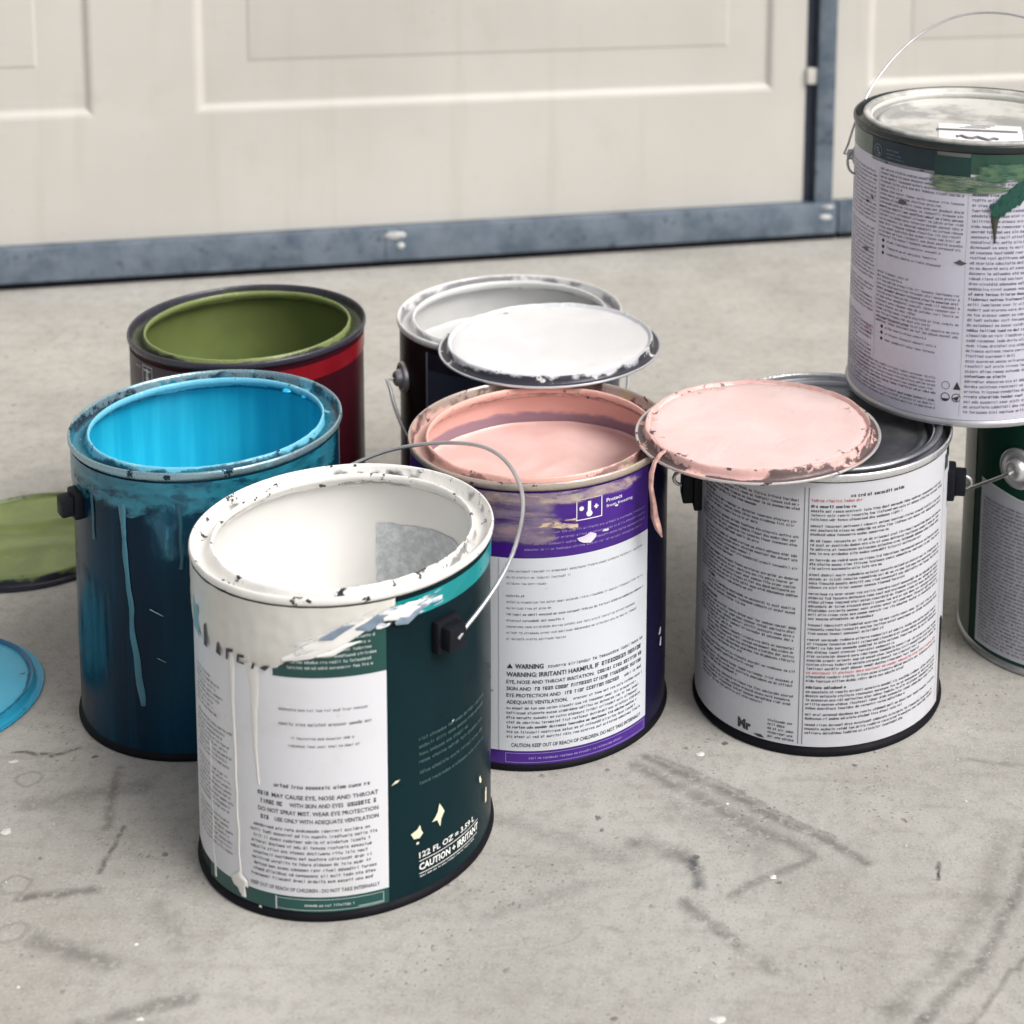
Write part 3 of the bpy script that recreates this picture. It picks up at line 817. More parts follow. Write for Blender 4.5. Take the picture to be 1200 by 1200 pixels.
# ---------------------------------------------------------------- can B: blue paint
def build_B():
    t = can(-0.3906, 1.1496, 0, 'open navy paint can holding bright sky blue paint, with blue runs on its side')
    b = NB('can_navy')
    nz = b.noise(b.scalev(b.obj, (1, 1, .35)), scale=11, detail=2, rough=.5)
    c = b.mix(b.mapr(nz, .36, .66), (.002, .014, .032, 1), (.002, .042, .080, 1))
    st = b.noise(b.scalev(b.obj, (40, 40, 2.0)), scale=2.0, detail=3, rough=.6)
    c = b.mix(b.mapr(st, .54, .74, 0, .45), c, (.003, .055, .10, 1))
    b.set(col=c, rough=b.mixf(nz, .18, .34), coat=0.0, spec=.12)
    b.bump(st, .2, .0008)
    blue = (.004, .42, .80, 1)
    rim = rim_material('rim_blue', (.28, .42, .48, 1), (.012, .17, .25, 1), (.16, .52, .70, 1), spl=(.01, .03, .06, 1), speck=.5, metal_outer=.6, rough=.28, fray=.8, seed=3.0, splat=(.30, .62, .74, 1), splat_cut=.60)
    bb = NB('inner_blue')
    s2 = b2 = bb.noise(bb.scalev(bb.obj, (70, 70, 4)), scale=1.2, detail=3)
    bb.set(col=bb.mix(bb.mapr(s2, .4, .68), (.012, .40, .60, 1), (.025, .50, .70, 1)), rough=.28)
    can_shell(t, b.m, rim, simple('seam_navy', (.006, .006, .009, 1), .6), bb.m, .112, None, .0005, 2.0, lumps=.0005)
    sm = smear_material('smear_blue', [(.012, .12, .18, 1), (.02, .19, .27, 1), (.006, .07, .12, 1)], (9, 2, 1), .34, .12, .34, .28, 1.0, fall=(.06, .45), topfree=True)
    patch('paint_coat', RB + .0006, -175, 0, lambda q: 160 + 4 * n1(q, 3, .12), 183.5, sm, t, nz=5)
    sm = smear_material('smear_blue2', [(.012, .12, .20, 1), (.006, .06, .11, 1), (.03, .22, .30, 1)], (6, 1.4, 1), .52, .16, .3, .25, 4.0, amax=.8)
    patch('paint_smear', RB + .0008, -106, -40, 128, 176, sm, t, nz=5)
    sm = smear_material('smear_blue3', [(.004, .06, .11, 1), (.003, .035, .07, 1)], (6, 1, 1), .46, .2, .3, .25, 7.0, amax=.7)
    patch('paint_smear', RB + .0009, -160, -112, 40, 120, sm, t, nz=5)
    dm = simple('run_blue', (.035, .16, .22, 1), .25)
    drip(t, [(-109, 168), (-108.5, 140), (-107.5, 118), (-105.5, 80), (-103.5, 51), (-102.4, 36)], RB + .0005, [5.0, 3.6, 3.0, 3.8, 5.2, 4.0], dm, .0007, seed=1.5)
    drip(t, [(-128, 168), (-127.4, 150), (-127, 138)], RB + .0005, [3, 2, 2.6], simple('run_blue_dark', (.010, .075, .115, 1), .25), .0005, seed=2.5)
    drip(t, [(-84, 170), (-83.5, 150), (-83, 128)], RB + .0005, [4, 2, 2.6], simple('run_blue_dark', (.010, .075, .115, 1), .25), .0005, seed=3.5)
    for (a, z, w_) in ((-97.5, 101, 6), (-95, 99.5, 4), (-95, 69, 6)):
        drip(t, [(a, z), (a + 3.4, z - 2.4)], RB + .0006, [1.0, .5], simple('scrape_pale', (.28, .42, .46, 1), .4), .0005, 'scratch', seed=a)
    # gobs of wet paint on the near lip
    gob = simple('gob_blue', (.02, .48, .80, 1), .15)
    for (a, rr, zz, s_) in ((-104, .0722, H - .0075, .0040), (-98, .0718, H - .0085, .0050), (-92, .0720, H - .008, .0032), (62, .0718, H - .006, .0035), (48, .0722, H - .006, .0025)):
        V, F = lathe([(0, .7), (.5, .6), (.85, .3), (1, 0), (.7, -.6), (0, -.8)], 14)
        an = R_(a)
        mk('paint_gob', [(rr * math.cos(an) + x * s_ * 1.1, rr * math.sin(an) + y * s_ * 1.1, zz + z_ * s_ * .7) for x, y, z_ in V], F, gob, t)
    ear(t, -141, .155, 'plastic', .92)
build_B()

# ---------------------------------------------------------------- can C: green paint, maroon can
def build_C():
    t = can(-0.4180, 1.3249, 0, 'open maroon paint can holding olive green paint, behind the blue one')
    body = can_body_material('can_maroon', (.030, .006, .010, 1), (.055, .006, .012, 1), .3)
    green = (.135, .172, .056, 1)
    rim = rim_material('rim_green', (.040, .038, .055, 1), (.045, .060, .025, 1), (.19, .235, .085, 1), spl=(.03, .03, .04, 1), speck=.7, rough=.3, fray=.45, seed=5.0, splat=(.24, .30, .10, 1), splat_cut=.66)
    can_shell(t, body, rim, simple('seam_dark2', (.006, .006, .009, 1), .6), simple('inner_green', green, .38, var=.12, vscale=30), .110, None, .0004, 3.0, lumps=.0005)
    patch('red_stripe', RL, -62, 60, 169, 181, simple('stripe_red', (.19, .006, .012, 1), .3), t, nz=1)
    patch('label_dark', RL, -190, -100, 10, 181.5, simple('label_plum', (.038, .024, .034, 1), .4), t, nz=1)
    k = Ink(RI); k.frame(-133, 166.5, -124.5, 179.5, .5); k.quad(-129.4, 169, -128, 177.5); k.disc(-128.7, 170.2, 1.8); k.quad(-132, 175.5, -126, 176.6); k.greek(-140, -134.5, 176, 1.3)
    k.build('lettering', INKL, t)
    ear(t, -100, .155, 'plastic'); ear(t, 80, .155, 'plastic')
    bail(t, 80, .155, -70, .10, rho=.0925)
build_C()

# ---------------------------------------------------------------- can D: pink paint, purple label
def build_D():
    t = can(-0.1755, 1.1505, 0, 'open can of pale pink paint with a purple and white warning label')
    body = can_body_material('can_ink_blue', (.006, .005, .020, 1), (.010, .009, .034, 1), .3)
    pink = (.80, .47, .41, 1)
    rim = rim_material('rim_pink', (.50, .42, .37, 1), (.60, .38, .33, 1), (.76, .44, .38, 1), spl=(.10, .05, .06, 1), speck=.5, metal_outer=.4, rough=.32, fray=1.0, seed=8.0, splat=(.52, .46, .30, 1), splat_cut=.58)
    inner = NB('inner_pink')
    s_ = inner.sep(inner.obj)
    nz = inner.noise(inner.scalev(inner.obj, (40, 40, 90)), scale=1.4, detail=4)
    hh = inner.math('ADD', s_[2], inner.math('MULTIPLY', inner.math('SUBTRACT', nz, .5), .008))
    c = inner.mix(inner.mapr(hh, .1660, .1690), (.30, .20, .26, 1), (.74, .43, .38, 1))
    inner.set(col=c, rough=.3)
    pm = NB('paint_pink')
    n_ = pm.noise(scale=26, detail=3, dist=1.0)
    pm.set(col=pm.mix(pm.mapr(n_, .35, .7), (.76, .50, .46, 1), (.82, .585, .55, 1)), rough=.30)
    pm.bump(pm.noise(pm.scalev(pm.obj, (12, 60, 1)), scale=1.5, detail=3, dist=1.5), .18, .001)
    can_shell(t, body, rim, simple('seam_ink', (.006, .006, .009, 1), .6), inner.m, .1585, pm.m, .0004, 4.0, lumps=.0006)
    lab = patch('label', RL, -170, -27.5, 13.5, 141.5, label_material('label_coolwhite', (.64, .67, .72, 1), (.54, .56, .60, 1), .35), t, nz=2)
    purple = simple('band_purple', (.052, .010, .215, 1), .32, var=.1)
    top = patch('label_band', RL, -170, -27.5, 141.7, 184.2, purple, t, nz=2)
    bot = patch('label_band', RL, -170, -27.5, 4.5, 13.3, purple, t, nz=1)
    k = Ink(RI)
    k.frame(-66.3, 163.5, -54.6, 177.3, .55)
    k.disc(-60.5, 167.1, 2.0); k.disc(-60.5, 167.1, .9); k.quad(-61.2, 168.0, -59.8, 175.1); k.disc(-64.0, 171.0, 1.5); k.quad(-58.4, 170.5, -56.4, 171.4); k.quad(-57.8, 169.5, -57.0, 172.4)
    k.text('Protect', -52.5, 171.7, 2.3, 8.0, .01); k.text('from freezing', -52.5, 168.2, 1.9, 14, .0)
    k.build('lettering', INKW, top)
    k = Ink(RI)
    for i in range(4): k.greek(-76 + i * -4, -29.5, 157.5 - i * 3.6, 1.5, rnd.uniform(.96, 1), .8)
    k.build('lettering', simple('print_lilac', (.34, .28, .56, 1), .5), top)
    k = Ink(RI); k.frame(-96, 5.8, -29, 12.2, .3); k.greek(-86, -42, 8.2, 1.6, 1, 1.2); k.build('lettering', simple('print_lilac', (.34, .28, .56, 1), .5), bot)
    k = Ink(RI)
    L0, L1 = -95.5, -30.5
    z = 134
    for (f, bo) in ((1, .8), (.42, .8), (.26, .8), (0, 0), (.12, 1.6), (1, .8), (.3, .8), (1.0, 1.3), (.38, 1.3), (.92, .9), (.94, .9), (.4, .8)):
        if f: k.greek(L0, L1, z - 1.5, 1.55, f, bo)
        z -= 4.05
    k.build('lettering', INKG, lab)
    k = Ink(RI)
    # warning block
    k.poly([(-95.3, 69), (-92.8, 69), (-94.05, 72.2)])
    k.text('WARNING', -91.8, 69.0, 3.0, 12.0, .03)
    k.greek(-78, L1, 69.2, 2.2, 1, .8)
    k.text('WARNING: IRRITANT! HARMFUL IF', L0, 63.6, 2.9, 40, .022); k.greek(-54, L1, 63.6, 2.8, 1, 1.2, caps=True)
    k.text('EYE, NOSE AND THROAT IRRITATION.', L0, 58.9, 2.3, 38, .012); k.greek(-56, L1, 58.9, 2.3, 1, 1.2, caps=True)
    k.text('SKIN AND', L0, 54.4, 2.3, 10.5, .012); k.greek(-83.5, L1, 54.4, 2.3, 1, 1.2, caps=True)
    k.text('EYE PROTECTION AND', L0, 49.9, 2.3, 23, .012); k.greek(-71, -44, 49.9, 2.3, 1, 1.2, caps=True); k.greek(-42, L1, 49.9, 2.0, 1, 1)
    k.text('ADEQUATE VENTILATION.', L0, 45.4, 2.3, 26, .016); k.greek(-67, L1, 45.4, 1.8, 1)
    z = 43.6
    for i in range(7):
        k.greek(L0, L1, z - 1.9, 1.8, rnd.uniform(.94, 1.0), 1.4 if i == 4 else 1.0); z -= 3.2
    k.text('CAUTION: KEEP OUT OF REACH OF CHILDREN. DO NOT TAKE INTERNALLY', -93.5, 16.4, 2.4, 62, .012)
    for i in range(26): k.greek(-128, -101, 136 - i * 4.4, 1.5, rnd.uniform(.5, 1))
    k.build('lettering', INK, lab)
    k = Ink(RI + .0001); k.quad(-98.9, 14, -98.5, 141); k.build('label_line', INKL, lab)
    # pinkish grey brush smears over the purple
    sm = smear_material('smear_pinkgrey', [(.30, .23, .31, 1), (.19, .14, .27, 1), (.40, .28, .31, 1)], (2.2, 4.5, 1), .42, .14, .46, .35, 1.0, fall=(.25, .2), topfree=True, amax=.85)
    patch('paint_smear', RL + .0006, -122, -66, 146, 183.5, sm, t, nz=6)
    sm = smear_material('smear_cream', [(.66, .54, .34, 1), (.62, .46, .38, 1), (.40, .30, .34, 1)], (2.5, 3, 1), .54, .06, .40, .35, 3.0)
    patch('paint_smear', RL + .0008, -86, -62, 156, 168, sm, t, nz=4)
    sm = smear_material('smear_pinktop', [(.62, .44, .42, 1), (.45, .38, .42, 1), (.62, .54, .44, 1)], (7, 1.6, 1), .50, .14, .34, .35, 6.0, fall=(.1, .5), topfree=True, amax=.7)
    patch('paint_smear', RL + .0007, -150, -30, 173, 184, sm, t, nz=4)
    for (th, z, s_) in ((-61, 151.5, 3.4), (-53, 154, 1.2), (-48, 168, .8)):
        V = []
        for q in range(9):
            a = 2 * math.pi * q / 9; rr = s_ * (1 + .7 * ncirc(a, th, 1.5))
            an = R_(th + 1.2 * rr * math.cos(a)); V.append(((RL + .0011) * math.cos(an), (RL + .0011) * math.sin(an), (z + .75 * rr * math.sin(a)) / 1000))
        mk('paint_chip', V, [tuple(range(9))], simple('chip_lilac', (.66, .62, .72, 1), .4), t, smooth=False)
    for (th, z, w_, h_) in ((-14, 62, 1.6, 5.0), (-13, 54, 1.4, 6.5)):
        V = []
        for (x, y) in ((-1, -.6), (.4, -1), (1, .7), (0, 1)):
            an = R_(th + x * w_); V.append(((RB + .0008) * math.cos(an), (RB + .0008) * math.sin(an), (z + y * h_ / 2) / 1000))
        mk('paint_chip', V, [(0, 1, 2, 3)], simple('chip_lilac', (.66, .62, .72, 1), .4), t, smooth=False)
    ear(t, 110, .155, 'plastic')
build_D()

# ---------------------------------------------------------------- can E: white paint at the back
def build_E():
    t = can(-0.2317, 1.3658, 0, 'open brown paint can with white rim and grey white paint, standing behind pink one')
    body = can_body_material('can_brown', (.022, .014, .013, 1), (.034, .022, .019, 1), .3)
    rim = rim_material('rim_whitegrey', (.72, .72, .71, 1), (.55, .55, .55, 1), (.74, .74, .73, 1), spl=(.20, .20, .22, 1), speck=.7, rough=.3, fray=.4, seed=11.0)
    can_shell(t, body, rim, simple('seam_dark3', (.02, .02, .02, 1), .35), simple('inner_greywhite', (.58, .58, .57, 1), .32, var=.05), .157, simple('paint_greywhite', (.64, .65, .65, 1), .25, var=.04, vscale=12), .0004, 5.0, lumps=.0004)
    lab = patch('label', RL, -126, 20, 10, 168, simple('label_slate', (.050, .064, .10, 1), .4), t, nz=1)
    patch('label_band', RL, -126, 20, 168.2, 181, simple('label_navy', (.012, .015, .03, 1), .4), t, nz=1)
    patch('label_edge', RL + .0001, -127.4, -126, 10, 181, simple('label_edge_pale', (.22, .25, .32, 1), .4), t, nz=1)
    ear(t, -152, .150, 'metal', .95); ear(t, 28, .150, 'metal', .95)
    bail(t, -152, .150, -58, .105, rho=.0935)
build_E()

# ---------------------------------------------------------------- can F: closed, dense grey-white label
def lid_profile_pressed():
    z = H
    return [(0, z - .0075), (.060, z - .0075), (.0625, z - .0070), (.0640, z - .0052), (.0655, z - .0048), (.0670, z - .0056), (.0682, z - .0080), (.0700, z - .0085), (.0716, z - .0070), (.0726, z - .0010), (.0738, z + .0006), (.0756, z + .0009), (.0770, z + .0006), (.0778, z - .0008), (.0774, z - .0020)]
def build_F():
    t = can(0.0080, 1.1758, 0, 'closed paint can covered in two columns of fine print, carrying another can')
    body = can_body_material('can_black', (.012, .012, .015, 1), (.022, .022, .026, 1), .3)
    tin = NB('lid_tin')
    n_ = tin.noise(scale=24, detail=4, rough=.6)
    tin.set(col=tin.mix(tin.mapr(n_, .3, .7), (.16, .17, .19, 1), (.34, .35, .37, 1)), rough=tin.mixf(n_, .28, .5), metal=.85); tin.bump(n_, .15, .001)
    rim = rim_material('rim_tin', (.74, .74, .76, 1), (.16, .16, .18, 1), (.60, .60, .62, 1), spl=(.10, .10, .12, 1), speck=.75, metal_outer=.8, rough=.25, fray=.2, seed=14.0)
    can_shell(t, body, rim, simple('seam_black', (.006, .006, .009, 1), .6), None, None, None, .0004, 6.0)
    V, F = lathe(lid_profile_pressed(), 128)
    mk('lid', V, [tuple(reversed(f)) for f in F], tin.m, t, angle=60)
    lm = label_material('label_silver', (.56, .57, .61, 1), (.47, .48, .51, 1), .4, .38)
    lab = patch('label', RL, -200, -17, 6.5, 184.3, lm, t, nz=2)
    patch('label', RL, -17, -8.5, lambda q: 66 + 4 * n1(q, 2, .6) - (q + 17) * .6, 176, lm, t, nz=2, dth=.5)
    k = Ink(RI)
    for a in (-98.2, -96.4): k.quad(a, 8, a + .35, 181)
    k.quad(-20.6, 10, -20.4, 176)
    k.build('label_line', INKG, lab)
    k = Ink(RI); kr = Ink(RI); kd = Ink(RI)
    def column(t0, t1, ztop, zbot, ind=False):
        z = ztop
        while z > zbot:
            n = rnd.choice((2, 3, 3, 4, 5, 6, 7))
            i0 = t0 + (rnd.choice((0, 0, 3, 7)) if ind else 0)
            if rnd.random() < .3:
                kd.greek(i0, t1, z - 1.9, 2.0, rnd.uniform(.12, .3), 1.6); z -= 3.15
            for q in range(n):
                if z < zbot: break
                (kr if rnd.random() < .07 and z < 80 and not ind else k).greek(i0, t1, z - 1.7, 1.8, rnd.uniform(.4, .8) if q == n - 1 else rnd.uniform(.97, 1), 1.25); z -= 2.8
            if rnd.random() < .6: z -= 1.5
    column(-158, -99.3, 176, 30, True)
    column(-95.2, -22.5, 170, 14)
    column(-112, -99.3, 22, 10)
    kd.greek(-78, -52, 175, 2.2, 1.0, 1.5); kr.greek(-95.2, -72, 172, 1.9, 1.0, 1.3)
    kd.text('Mr', -127.5, 9.6, 6.0, 7.2, .05)
    kd.poly([(-119, 8.6), (-116.5, 7.4), (-113.5, 7.6), (-115, 9.4), (-117, 9.2)])
    k.build('lettering', simple('print_midgrey', (.05, .05, .06, 1), .5), lab); kr.build('lettering', INKR, lab); kd.build('lettering', INK, lab)
    sc = simple('chip_dark', (.05, .05, .055, 1), .4)
    patch('scratch', RL + .0002, -19.5, -14, 170, 181, sc, t, nz=1)
    ear(t, -6, .1545, 'plastic', 1.1); ear(t, 190, .150, 'plastic', 1.45)
    for a_, k_ in ((-6, 1), (190, 1.3)):
        P = [ear_pos(a_, .1545 + .004 * math.cos(q * .5) * k_, .010 + .0055 * math.sin(q * .5) * k_) for q in range(10)]
        V, F = tube(P, .0012, 7); mk('wire_hook', V, F, M_WIRE, t)
build_F()

# ---------------------------------------------------------------- can G: stacked on top
GZ = 0.1916
def build_G():
    t = can(0.1054, 1.2505, GZ, 'closed paint can with green smears stacked on top of the others')
    body = can_body_material('can_greygreen', (.20, .22, .21, 1), (.26, .27, .26, 1), .35)
    rim = rim_material('rim_greenblack', (.012, .020, .020, 1), (.50, .50, .46, 1), (.62, .62, .58, 1), spl=(.05, .05, .05, 1), speck=.68, rough=.3, fray=.4, seed=17.0, splat=(.40, .41, .38, 1), splat_cut=.72)
    can_shell(t, body, rim, simple('seam_tin', (.42, .42, .44, 1), .35, .6), None, None, None, .0004, 7.0, lumps=.0005)
    lm = NB('lid_splashed')
    n_ = lm.noise(scale=26, detail=4, rough=.65)
    lm.set(col=lm.mix(lm.mapr(n_, .38, .6), (.30, .30, .29, 1), (.58, .57, .53, 1)), rough=.4)
    V, F = lathe(lid_profile_pressed(), 128)
    lid = mk('lid', V, [tuple(reversed(f)) for f in F], lm.m, t, angle=60)
    # paper sticker on the lid with a black bar and a scribble
    def sheet(name, x0, x1, y0, y1, z, mat, par):
        rz = R_(-3); c, s = math.cos(rz), math.sin(rz)
        P = [(x0, y0), (x1, y0), (x1, y1), (x0, y1)]
        return mk(name, [(x * c - y * s, x * s + y * c, z) for x, y in P] , [(0, 1, 2, 3)], mat, par, smooth=False)
    st = sheet('sticker', -.026, .030, -.057, -.001, H - .0071, simple('sticker_white', (.84, .84, .84, 1), .5), lid)
    sheet('print_bar', -.0275, .027, -.0200, -.0150, H - .0069, INKG, st)
    P = [Vector((-.016 + .0034 * i, -.036 + .0030 * math.sin(i * 1.9) - .0008 * i, H - .0070)) for i in range(9)]
    V, F = tube(P, .0014, 5); mk('scribble', V, F, INKG, st)
    for i in range(3):
        sheet('print_line', -.012 + .004 * i, .006 + .003 * i, -.0110 + .0035 * i, -.0095 + .0035 * i, H - .00695, INKG, st)
    lab = patch('label', RL, -215, 10, 5.0, 171, label_material('label_lavender', (.57, .57, .67, 1), (.48, .47, .55, 1), .3), t, nz=2)
    dg = simple('band_deepgreen', (.005, .036, .034, 1), .45)
    nv = simple('band_inkgreen', (.005, .022, .034, 1), .45)
    b1 = patch('label_band', RL, -215, -150, 171.2, 184.3, simple('band_greygreen', (.12, .15, .135, 1), .35), t, nz=1)
    b2 = patch('label_band', RL, -150, -112, 168.8, 184.3, nv, t, nz=1)
    b3 = patch('label_band', RL + .0001, -113, -96.5, 168.5, 182, dg, t, nz=1)
    b4 = patch('label_band', RL, -96.5, 10, 171.2, 184.3, simple('band_midgreen', (.022, .075, .050, 1), .35), t, nz=1)
    k = Ink(RI + .0001); k.disc(-145, 176.3, 4.2, 3.7, 24); k.disc(-145.3, 177, 1.6, .9, 12); k.quad(-145, 173.6, -143.5, 175.4)
    k.greek(-139, -131, 178, 1.5); k.greek(-139, -129, 175.3, 1.3); k.greek(-139, -128, 173, 1.2); k.build('lettering', simple('print_slate', (.14, .19, .26, 1), .5), b2)
    k = Ink(RI); kd = Ink(RI); kr = Ink(RI)
    def col(t0, t1, z, zb, p, h, holes=()):
        while z > zb:
            skip = any(a > z > b_ for a, b_ in holes)
            if not skip: (kd if rnd.random() < .10 else k).greek(t0, t1, z - h, h, 1 if rnd.random() < .8 else rnd.uniform(.3, .8), 1.2)
            z -= p
    col(-176, -145, 162, 24, 2.8, 1.7, ((128, 124), (88, 84), (66, 60)))
    col(-142.4, -98.5, 166, 34, 2.8, 1.75, ((120, 98), (62, 34)))
    for i in range(3): k.greek(-137, -107, 116 - i * 4.2, 1.7, rnd.uniform(.8, 1), 1.1); kd.disc(-139.2, 116.8 - i * 4.2, 1.2, 0, 8)
    for i in range(3): k.greek(-136, -108, 57 - i * 4.2, 1.7, rnd.uniform(.8, 1), 1.1); kd.disc(-138.2, 57.8 - i * 4.2, 1.2, 0, 8)
    k.greek(-141, -122, 63, 1.6, 1); kr.greek(-150, -144, 53, 1.7, 1, 1.2); kr.greek(-150, -144, 49, 1.7, 1, 1.2)
    col(-172, -108, 33, 12, 2.6, 1.6, ((27, 25.5),))
    col(-95.2, -52, 166, 10, 3.5, 2.0)
    # small hazard pictograms
    kd.disc(-103.6, 20, 3.0, 2.5, 14); kd.poly([(-105.6, 19), (-101.8, 19), (-102.6, 17.4), (-104.8, 17.4)]); kd.disc(-98.6, 20, 3.0, 2.5, 14); kd.poly([(-100.4, 19.6), (-97.2, 21.4), (-98.2, 17.6)])
    kd.poly([(-100.2, 25.6), (-96.8, 25.6), (-98.5, 31)]); k.disc(-103.6, 28, 2.8, 2.4, 14)
    k.build('lettering', simple('print_violetgrey', (.15, .14, .18, 1), .5), lab); kd.build('lettering', INK, lab); kr.build('lettering', INKR, lab)
    k = Ink(RI); k.quad(-143.6, 34, -143.2, 165); k.quad(-97.0, 8, -96.6, 166); k.build('label_line', INKL, lab)
    k = Ink(RI + .0002)
    for (a, z, s_) in ((-152, 139, 2.2), (-148, 143, 1.6), (-128, 146, 3.0), (-152, 106, 3.2), (-99.5, 112, 2.4)):
        k.poly([(a + s_ * (1 + 1.3 * ncirc(q * .9, a, 2.4)) * .95 * math.cos(q * .9), z + s_ * (.55 + .9 * ncirc(q * .9, a + 2, 2.4)) * math.sin(q * .9)) for q in range(7)])
    k.build('scuffs', simple('scuff_dark', (.07, .075, .09, 1), .5), t)
    # brushed green paint and its run
    sm = smear_material('smear_green', [(.06, .125, .08, 1), (.20, .26, .17, 1), (.02, .08, .055, 1)], (2.6, 5, 1), .42, .09, .52, .35, 2.0, fall=(.30, .5), topfree=True, amax=.95)
    patch('paint_smear', RL + .0006, -127, -66, lambda q: 152 + 5 * ((q + 97) / 30) ** 2, 169.5, sm, t, nz=6)
    patch('paint_smear', RL + .0007, -98, -55, 164, 181, smear_material('smear_green2', [(.04, .11, .075, 1), (.11, .19, .11, 1), (.015, .075, .055, 1)], (3, 4, 1), .36, .12, .4, .35, 5.0), t, nz=5)
    patch('paint_drip', RL + .0008, -89.5, -64, lambda q: 139 + max(0, (q + 85) * .95) + 1.6 * n1(q, 4, .7) + max(0, -85.5 - q) * 3, lambda q: 153 + (q + 89.5) * 1.05, smear_material('smear_deepgreen', [(.008, .060, .046, 1), (.014, .085, .062, 1), (.006, .045, .04, 1)], (6, 3, 1), .28, .08, .44, .3, 8.0, fall=(.20, .30)), t, None, .0005, .0002, 1.0, nz=6, dth=.5)
    drip(t, [(-83.8, 149), (-84.6, 141), (-84.4, 134), (-84.3, 126)], RL + .0004, [7, 5, 2.2, .7], simple('run_olive', (.045, .055, .04, 1), .35), .0008, seed=6.0)
    ear(t, 168, .155, 'wire'); ear(t, -12, .155, 'wire')
    bail(t, 168, .155, 136, .130, rho=.0900, mat=M_WIRE, r=.00085)
    # little wire hook visible outside the can wall
    P = []
    for i in range(15):
        a = math.pi * (.15 + 1.5 * i / 14)
        P.append(ear_pos(188, .158 + .0085 * math.cos(a), .0005 + .0055 * abs(math.sin(a))))
    V, F = tube(P, .0009, 6); mk('wire_hook', V, F, M_WIREG, t)
build_G()

# ---------------------------------------------------------------- can H: lower right
def build_H():
    t = can(0.1920, 1.2680, 0, 'green paint can under the stacked one with a large round steel ear')
    body = can_body_material('can_bottlegreen', (.012, .050, .036, 1), (.020, .085, .058, 1), .3)
    rim = rim_material('rim_tin2', (.55, .55, .57, 1), (.28, .28, .30, 1), (.5, .5, .52, 1), metal_outer=.8, speck=.8, fray=.2, seed=20.0)
    can_shell(t, body, rim, simple('seam_tin', (.42, .42, .44, 1), .35, .6), None, None, None, .0004, 8.0)
    V, F = lathe(lid_profile_pressed(), 128)
    mk('lid', V, [tuple(reversed(f)) for f in F], M_TIN, t, angle=60)
    patch('side_panel', RL - .0002, -205, -160, 6, 182, simple('panel_sage', (.16, .19, .165, 1), .35), t, nz=1)
    top = lambda q: 121 + 7.5 * math.cos(R_((q + 152) * 2.4)) if q < -128 else 121 + 7.5 * math.cos(R_(24 * 2.4)) - 2 * math.sin(R_((q + 128) * 1.0))
    lab = patch('label', RL, -153, 0, 8, top, label_material('label_lilacgrey', (.56, .57, .63, 1), (.47, .48, .52, 1), .3), t, nz=2)
    k = Ink(RI)
    for i in range(39): k.greek(-150.5, -98, 116 - i * 2.75, 1.75, rnd.uniform(.9, 1.0), 1.4)
    k.build('lettering', simple('print_violetgrey', (.15, .14, .18, 1), .5), lab)
    patch('label_edge', RL + .0002, -153, -60, lambda q: top(q), lambda q: top(q) + 1.3, simple('edge_mint', (.62, .72, .68, 1), .4), t, nz=1)
    ear(t, -129, .148, 'metal', 1.15); ear(t, 51, .148, 'metal', 1.15)
    bail(t, 51, .148, -35, .115, rho=.0925)
build_H()

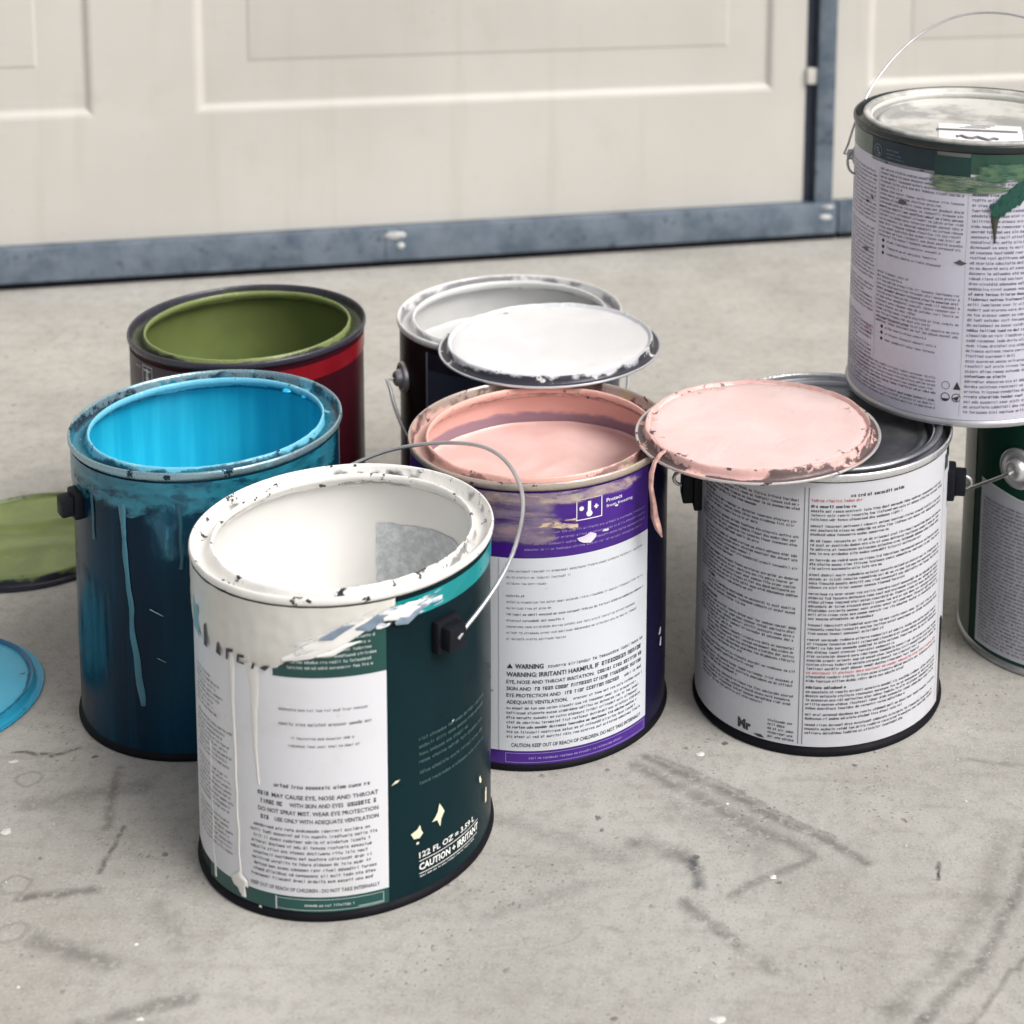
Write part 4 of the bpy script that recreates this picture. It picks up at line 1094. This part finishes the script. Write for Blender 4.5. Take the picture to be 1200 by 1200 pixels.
# ================================================================== LOOSE LIDS (lying upside down)
LID = [(0, .0056), (.040, .0056), (.0640, .0056), (.0690, .0056), (.0700, .0050), (.0706, .0056), (.0712, .0070), (.0718, .0075), (.0725, .0074), (.0731, .0066), (.0735, .0040), (.0740, .0018), (.0752, .0010), (.0770, .0010), (.0781, .0018), (.0789, .0018), (.0793, .0011), (.0789, .0002), (.0778, .0000), (.0740, .0002), (.0722, .0010), (.0716, .0052), (.0708, .0052), (.0700, .0030), (.066, .0030), (0, .0030)]
def lid(x, y, z, label, face, ridge, gap, edge, spl, seed, tilt=(0, 0), fray=.6, cut=.62, lump=.0006, edge_metal=.4, splat=None, sc=1.0, face2=None, bump=.2, fold=0.0):
    b = NB('lid_paint')
    s = b.sep(b.obj)
    r = b.vmath('LENGTH', b.comb(s[0], s[1], 0.0))
    P = b.vmath('ADD', b.obj, (seed, seed * 1.7, 0))
    nz = b.noise(P, scale=80, detail=4, rough=.65); nl = b.noise(P, scale=20, detail=3)
    rr = b.math('ADD', r, b.math('MULTIPLY', b.math('SUBTRACT', nz, .5), .004 * fray)); rr = b.math('ADD', rr, b.math('MULTIPLY', b.math('SUBTRACT', nl, .5), .007 * fray))
    fn = b.noise(P, scale=17, detail=4, dist=.8)
    c = b.mix(b.mapr(fn, .36, .66), face, face2 or tuple(v * .93 for v in face[:3]) + (1,))
    c = b.mix(b.mapr(rr, .0694, .0702), c, ridge)
    c = b.mix(b.mapr(rr, .0730, .0736), c, gap)
    ed = b.mapr(r, .0772, .0777)
    c = b.mix(ed, c, edge)
    if splat: c = b.mix(b.math('MULTIPLY', b.mapr(rr, .0655, .068), b.mapr(b.noise(b.vmath('ADD', P, (3, 3, 3)), scale=45, detail=4, rough=.7), .56, .62)), c, splat)
    c = b.mix(b.math('MULTIPLY', b.mapr(r, .060, .067), b.mapr(b.noise(b.vmath('ADD', P, (5, 2, 1)), scale=85, detail=4, rough=.7), cut, cut + .04)), c, spl)
    b.set(col=c, rough=b.mixf(nz, .28, .5), metal=b.math('MULTIPLY', ed, edge_metal))
    b.bump(b.math('ADD', b.noise(P, scale=42, detail=4, rough=.6, dist=1.4), b.math('MULTIPLY', nz, .4)), bump, .0015)
    def wb(t_, i, r_, z_):
        if i < 3 and fold:
            x_, y_ = r_ * math.cos(t_), r_ * math.sin(t_)
            e_ = max(0, 1 - (r_ / .066) ** 4)
            f_ = math.exp(-((y_ - .020 + .12 * x_ - .01 * math.sin(x_ * 60)) / .0055) ** 2) - .5 * math.exp(-((y_ - .008 + .2 * x_) / .006) ** 2) + .5 * math.exp(-((y_ + .022 - .3 * x_) / .007) ** 2)
            return r_, z_ + fold * f_ * e_
        if i < 3: return r_, z_ + .0004 * mnoise.noise(Vector((r_ * 50 * math.cos(t_), r_ * 50 * math.sin(t_), seed)))
        if i < 12: return r_ - lump * .5 * ncirc(t_, seed, 6), z_ + lump * (ncirc(t_, seed + 3, 5) + .6 * ncirc(t_, seed + 5, 16))
        return r_, z_
    nr = 24
    prof = [(0, .0056)] + [(.064 * k / nr, .0056) for k in range(1, nr)] + LID[2:]
    def wb2(t_, i, r_, z_): return wb(t_, 0 if i < nr else i - nr + 2, r_, z_)
    V, F = lathe(prof, 144, wb2)
    o_ = mk('paint_can_lid', [(a * sc, c_ * sc, d) for a, c_, d in V], [tuple(reversed(f)) for f in F], b.m, None, angle=60)
    o_.location = (x, y, z); o_.rotation_euler = (tilt[0], tilt[1], 0)
    return tag(o_, label, 'paint lid', 'loose paint can lids')

white_l = lid(-0.1900, 1.2905, H + .0006, 'white painted lid bridging the pink can and the white can behind', (.76, .76, .77, 1), (.62, .63, .66, 1), (.035, .035, .05, 1), (.66, .67, .70, 1), (.03, .03, .05, 1), 3.0, cut=.66, splat=(.76, .76, .76, 1), bump=.3)
pink_l = lid(-0.0350, 1.1492, H + .0012, 'pink painted lid lying on the closed can beside pink paint', (.80, .61, .585, 1), (.68, .42, .39, 1), (.12, .08, .08, 1), (.62, .60, .60, 1), (.10, .05, .06, 1), 9.0, cut=.60, fray=.9, lump=.0010, splat=(.74, .48, .43, 1), bump=.55, face2=(.75, .55, .525, 1))
green_l = lid(-0.5945, 1.3450, .0004, 'olive green painted lid on the concrete left of the blue can', (.205, .265, .075, 1), (.125, .175, .050, 1), (.016, .017, .028, 1), (.022, .022, .036, 1), (.02, .025, .03, 1), 15.0, fray=.5, edge_metal=.1, bump=.5, face2=(.14, .19, .05, 1), fold=.0028)
blue_l = lid(-0.5795, 1.1252, .0004, 'sky blue painted lid on the concrete at the left edge', (.045, .40, .60, 1), (.010, .13, .25, 1), (.03, .35, .55, 1), (.03, .35, .55, 1), (.03, .12, .2, 1), 21.0, fray=.6, edge_metal=.1)
# a skin of pink paint hanging off its lid between the two cans
P = [Vector(q) - Vector((-.0350, 1.1492, H + .0012)) for q in ((-.0905, 1.1020, .1985), (-.0935, 1.0990, .1975), (-.0965, 1.0962, .1935), (-.0982, 1.0945, .1870), (-.0985, 1.0945, .1780), (-.0978, 1.0942, .1680), (-.0962, 1.0938, .1590), (-.0935, 1.0935, .1510), (-.0915, 1.0935, .1455))]
V, F = tube(P, [.0010, .0012, .0015, .0017, .0015, .0019, .0024, .0021, .0006], 9)
V = [tuple(Vector(v) + Vector((n1(v[2] * 400, 1.0), n1(v[2] * 400 + v[0] * 900, 2.0), 0)) * .0011) for v in V]
mk('paint_strand', V, F, simple('strand_pink', (.56, .33, .29, 1), .4, var=.4, vscale=120), pink_l)

SC.render.engine = 'CYCLES'
SC.cycles.max_bounces = 6
SC.cycles.diffuse_bounces = 3
SC.cycles.glossy_bounces = 3
SC.cycles.transparent_max_bounces = 8
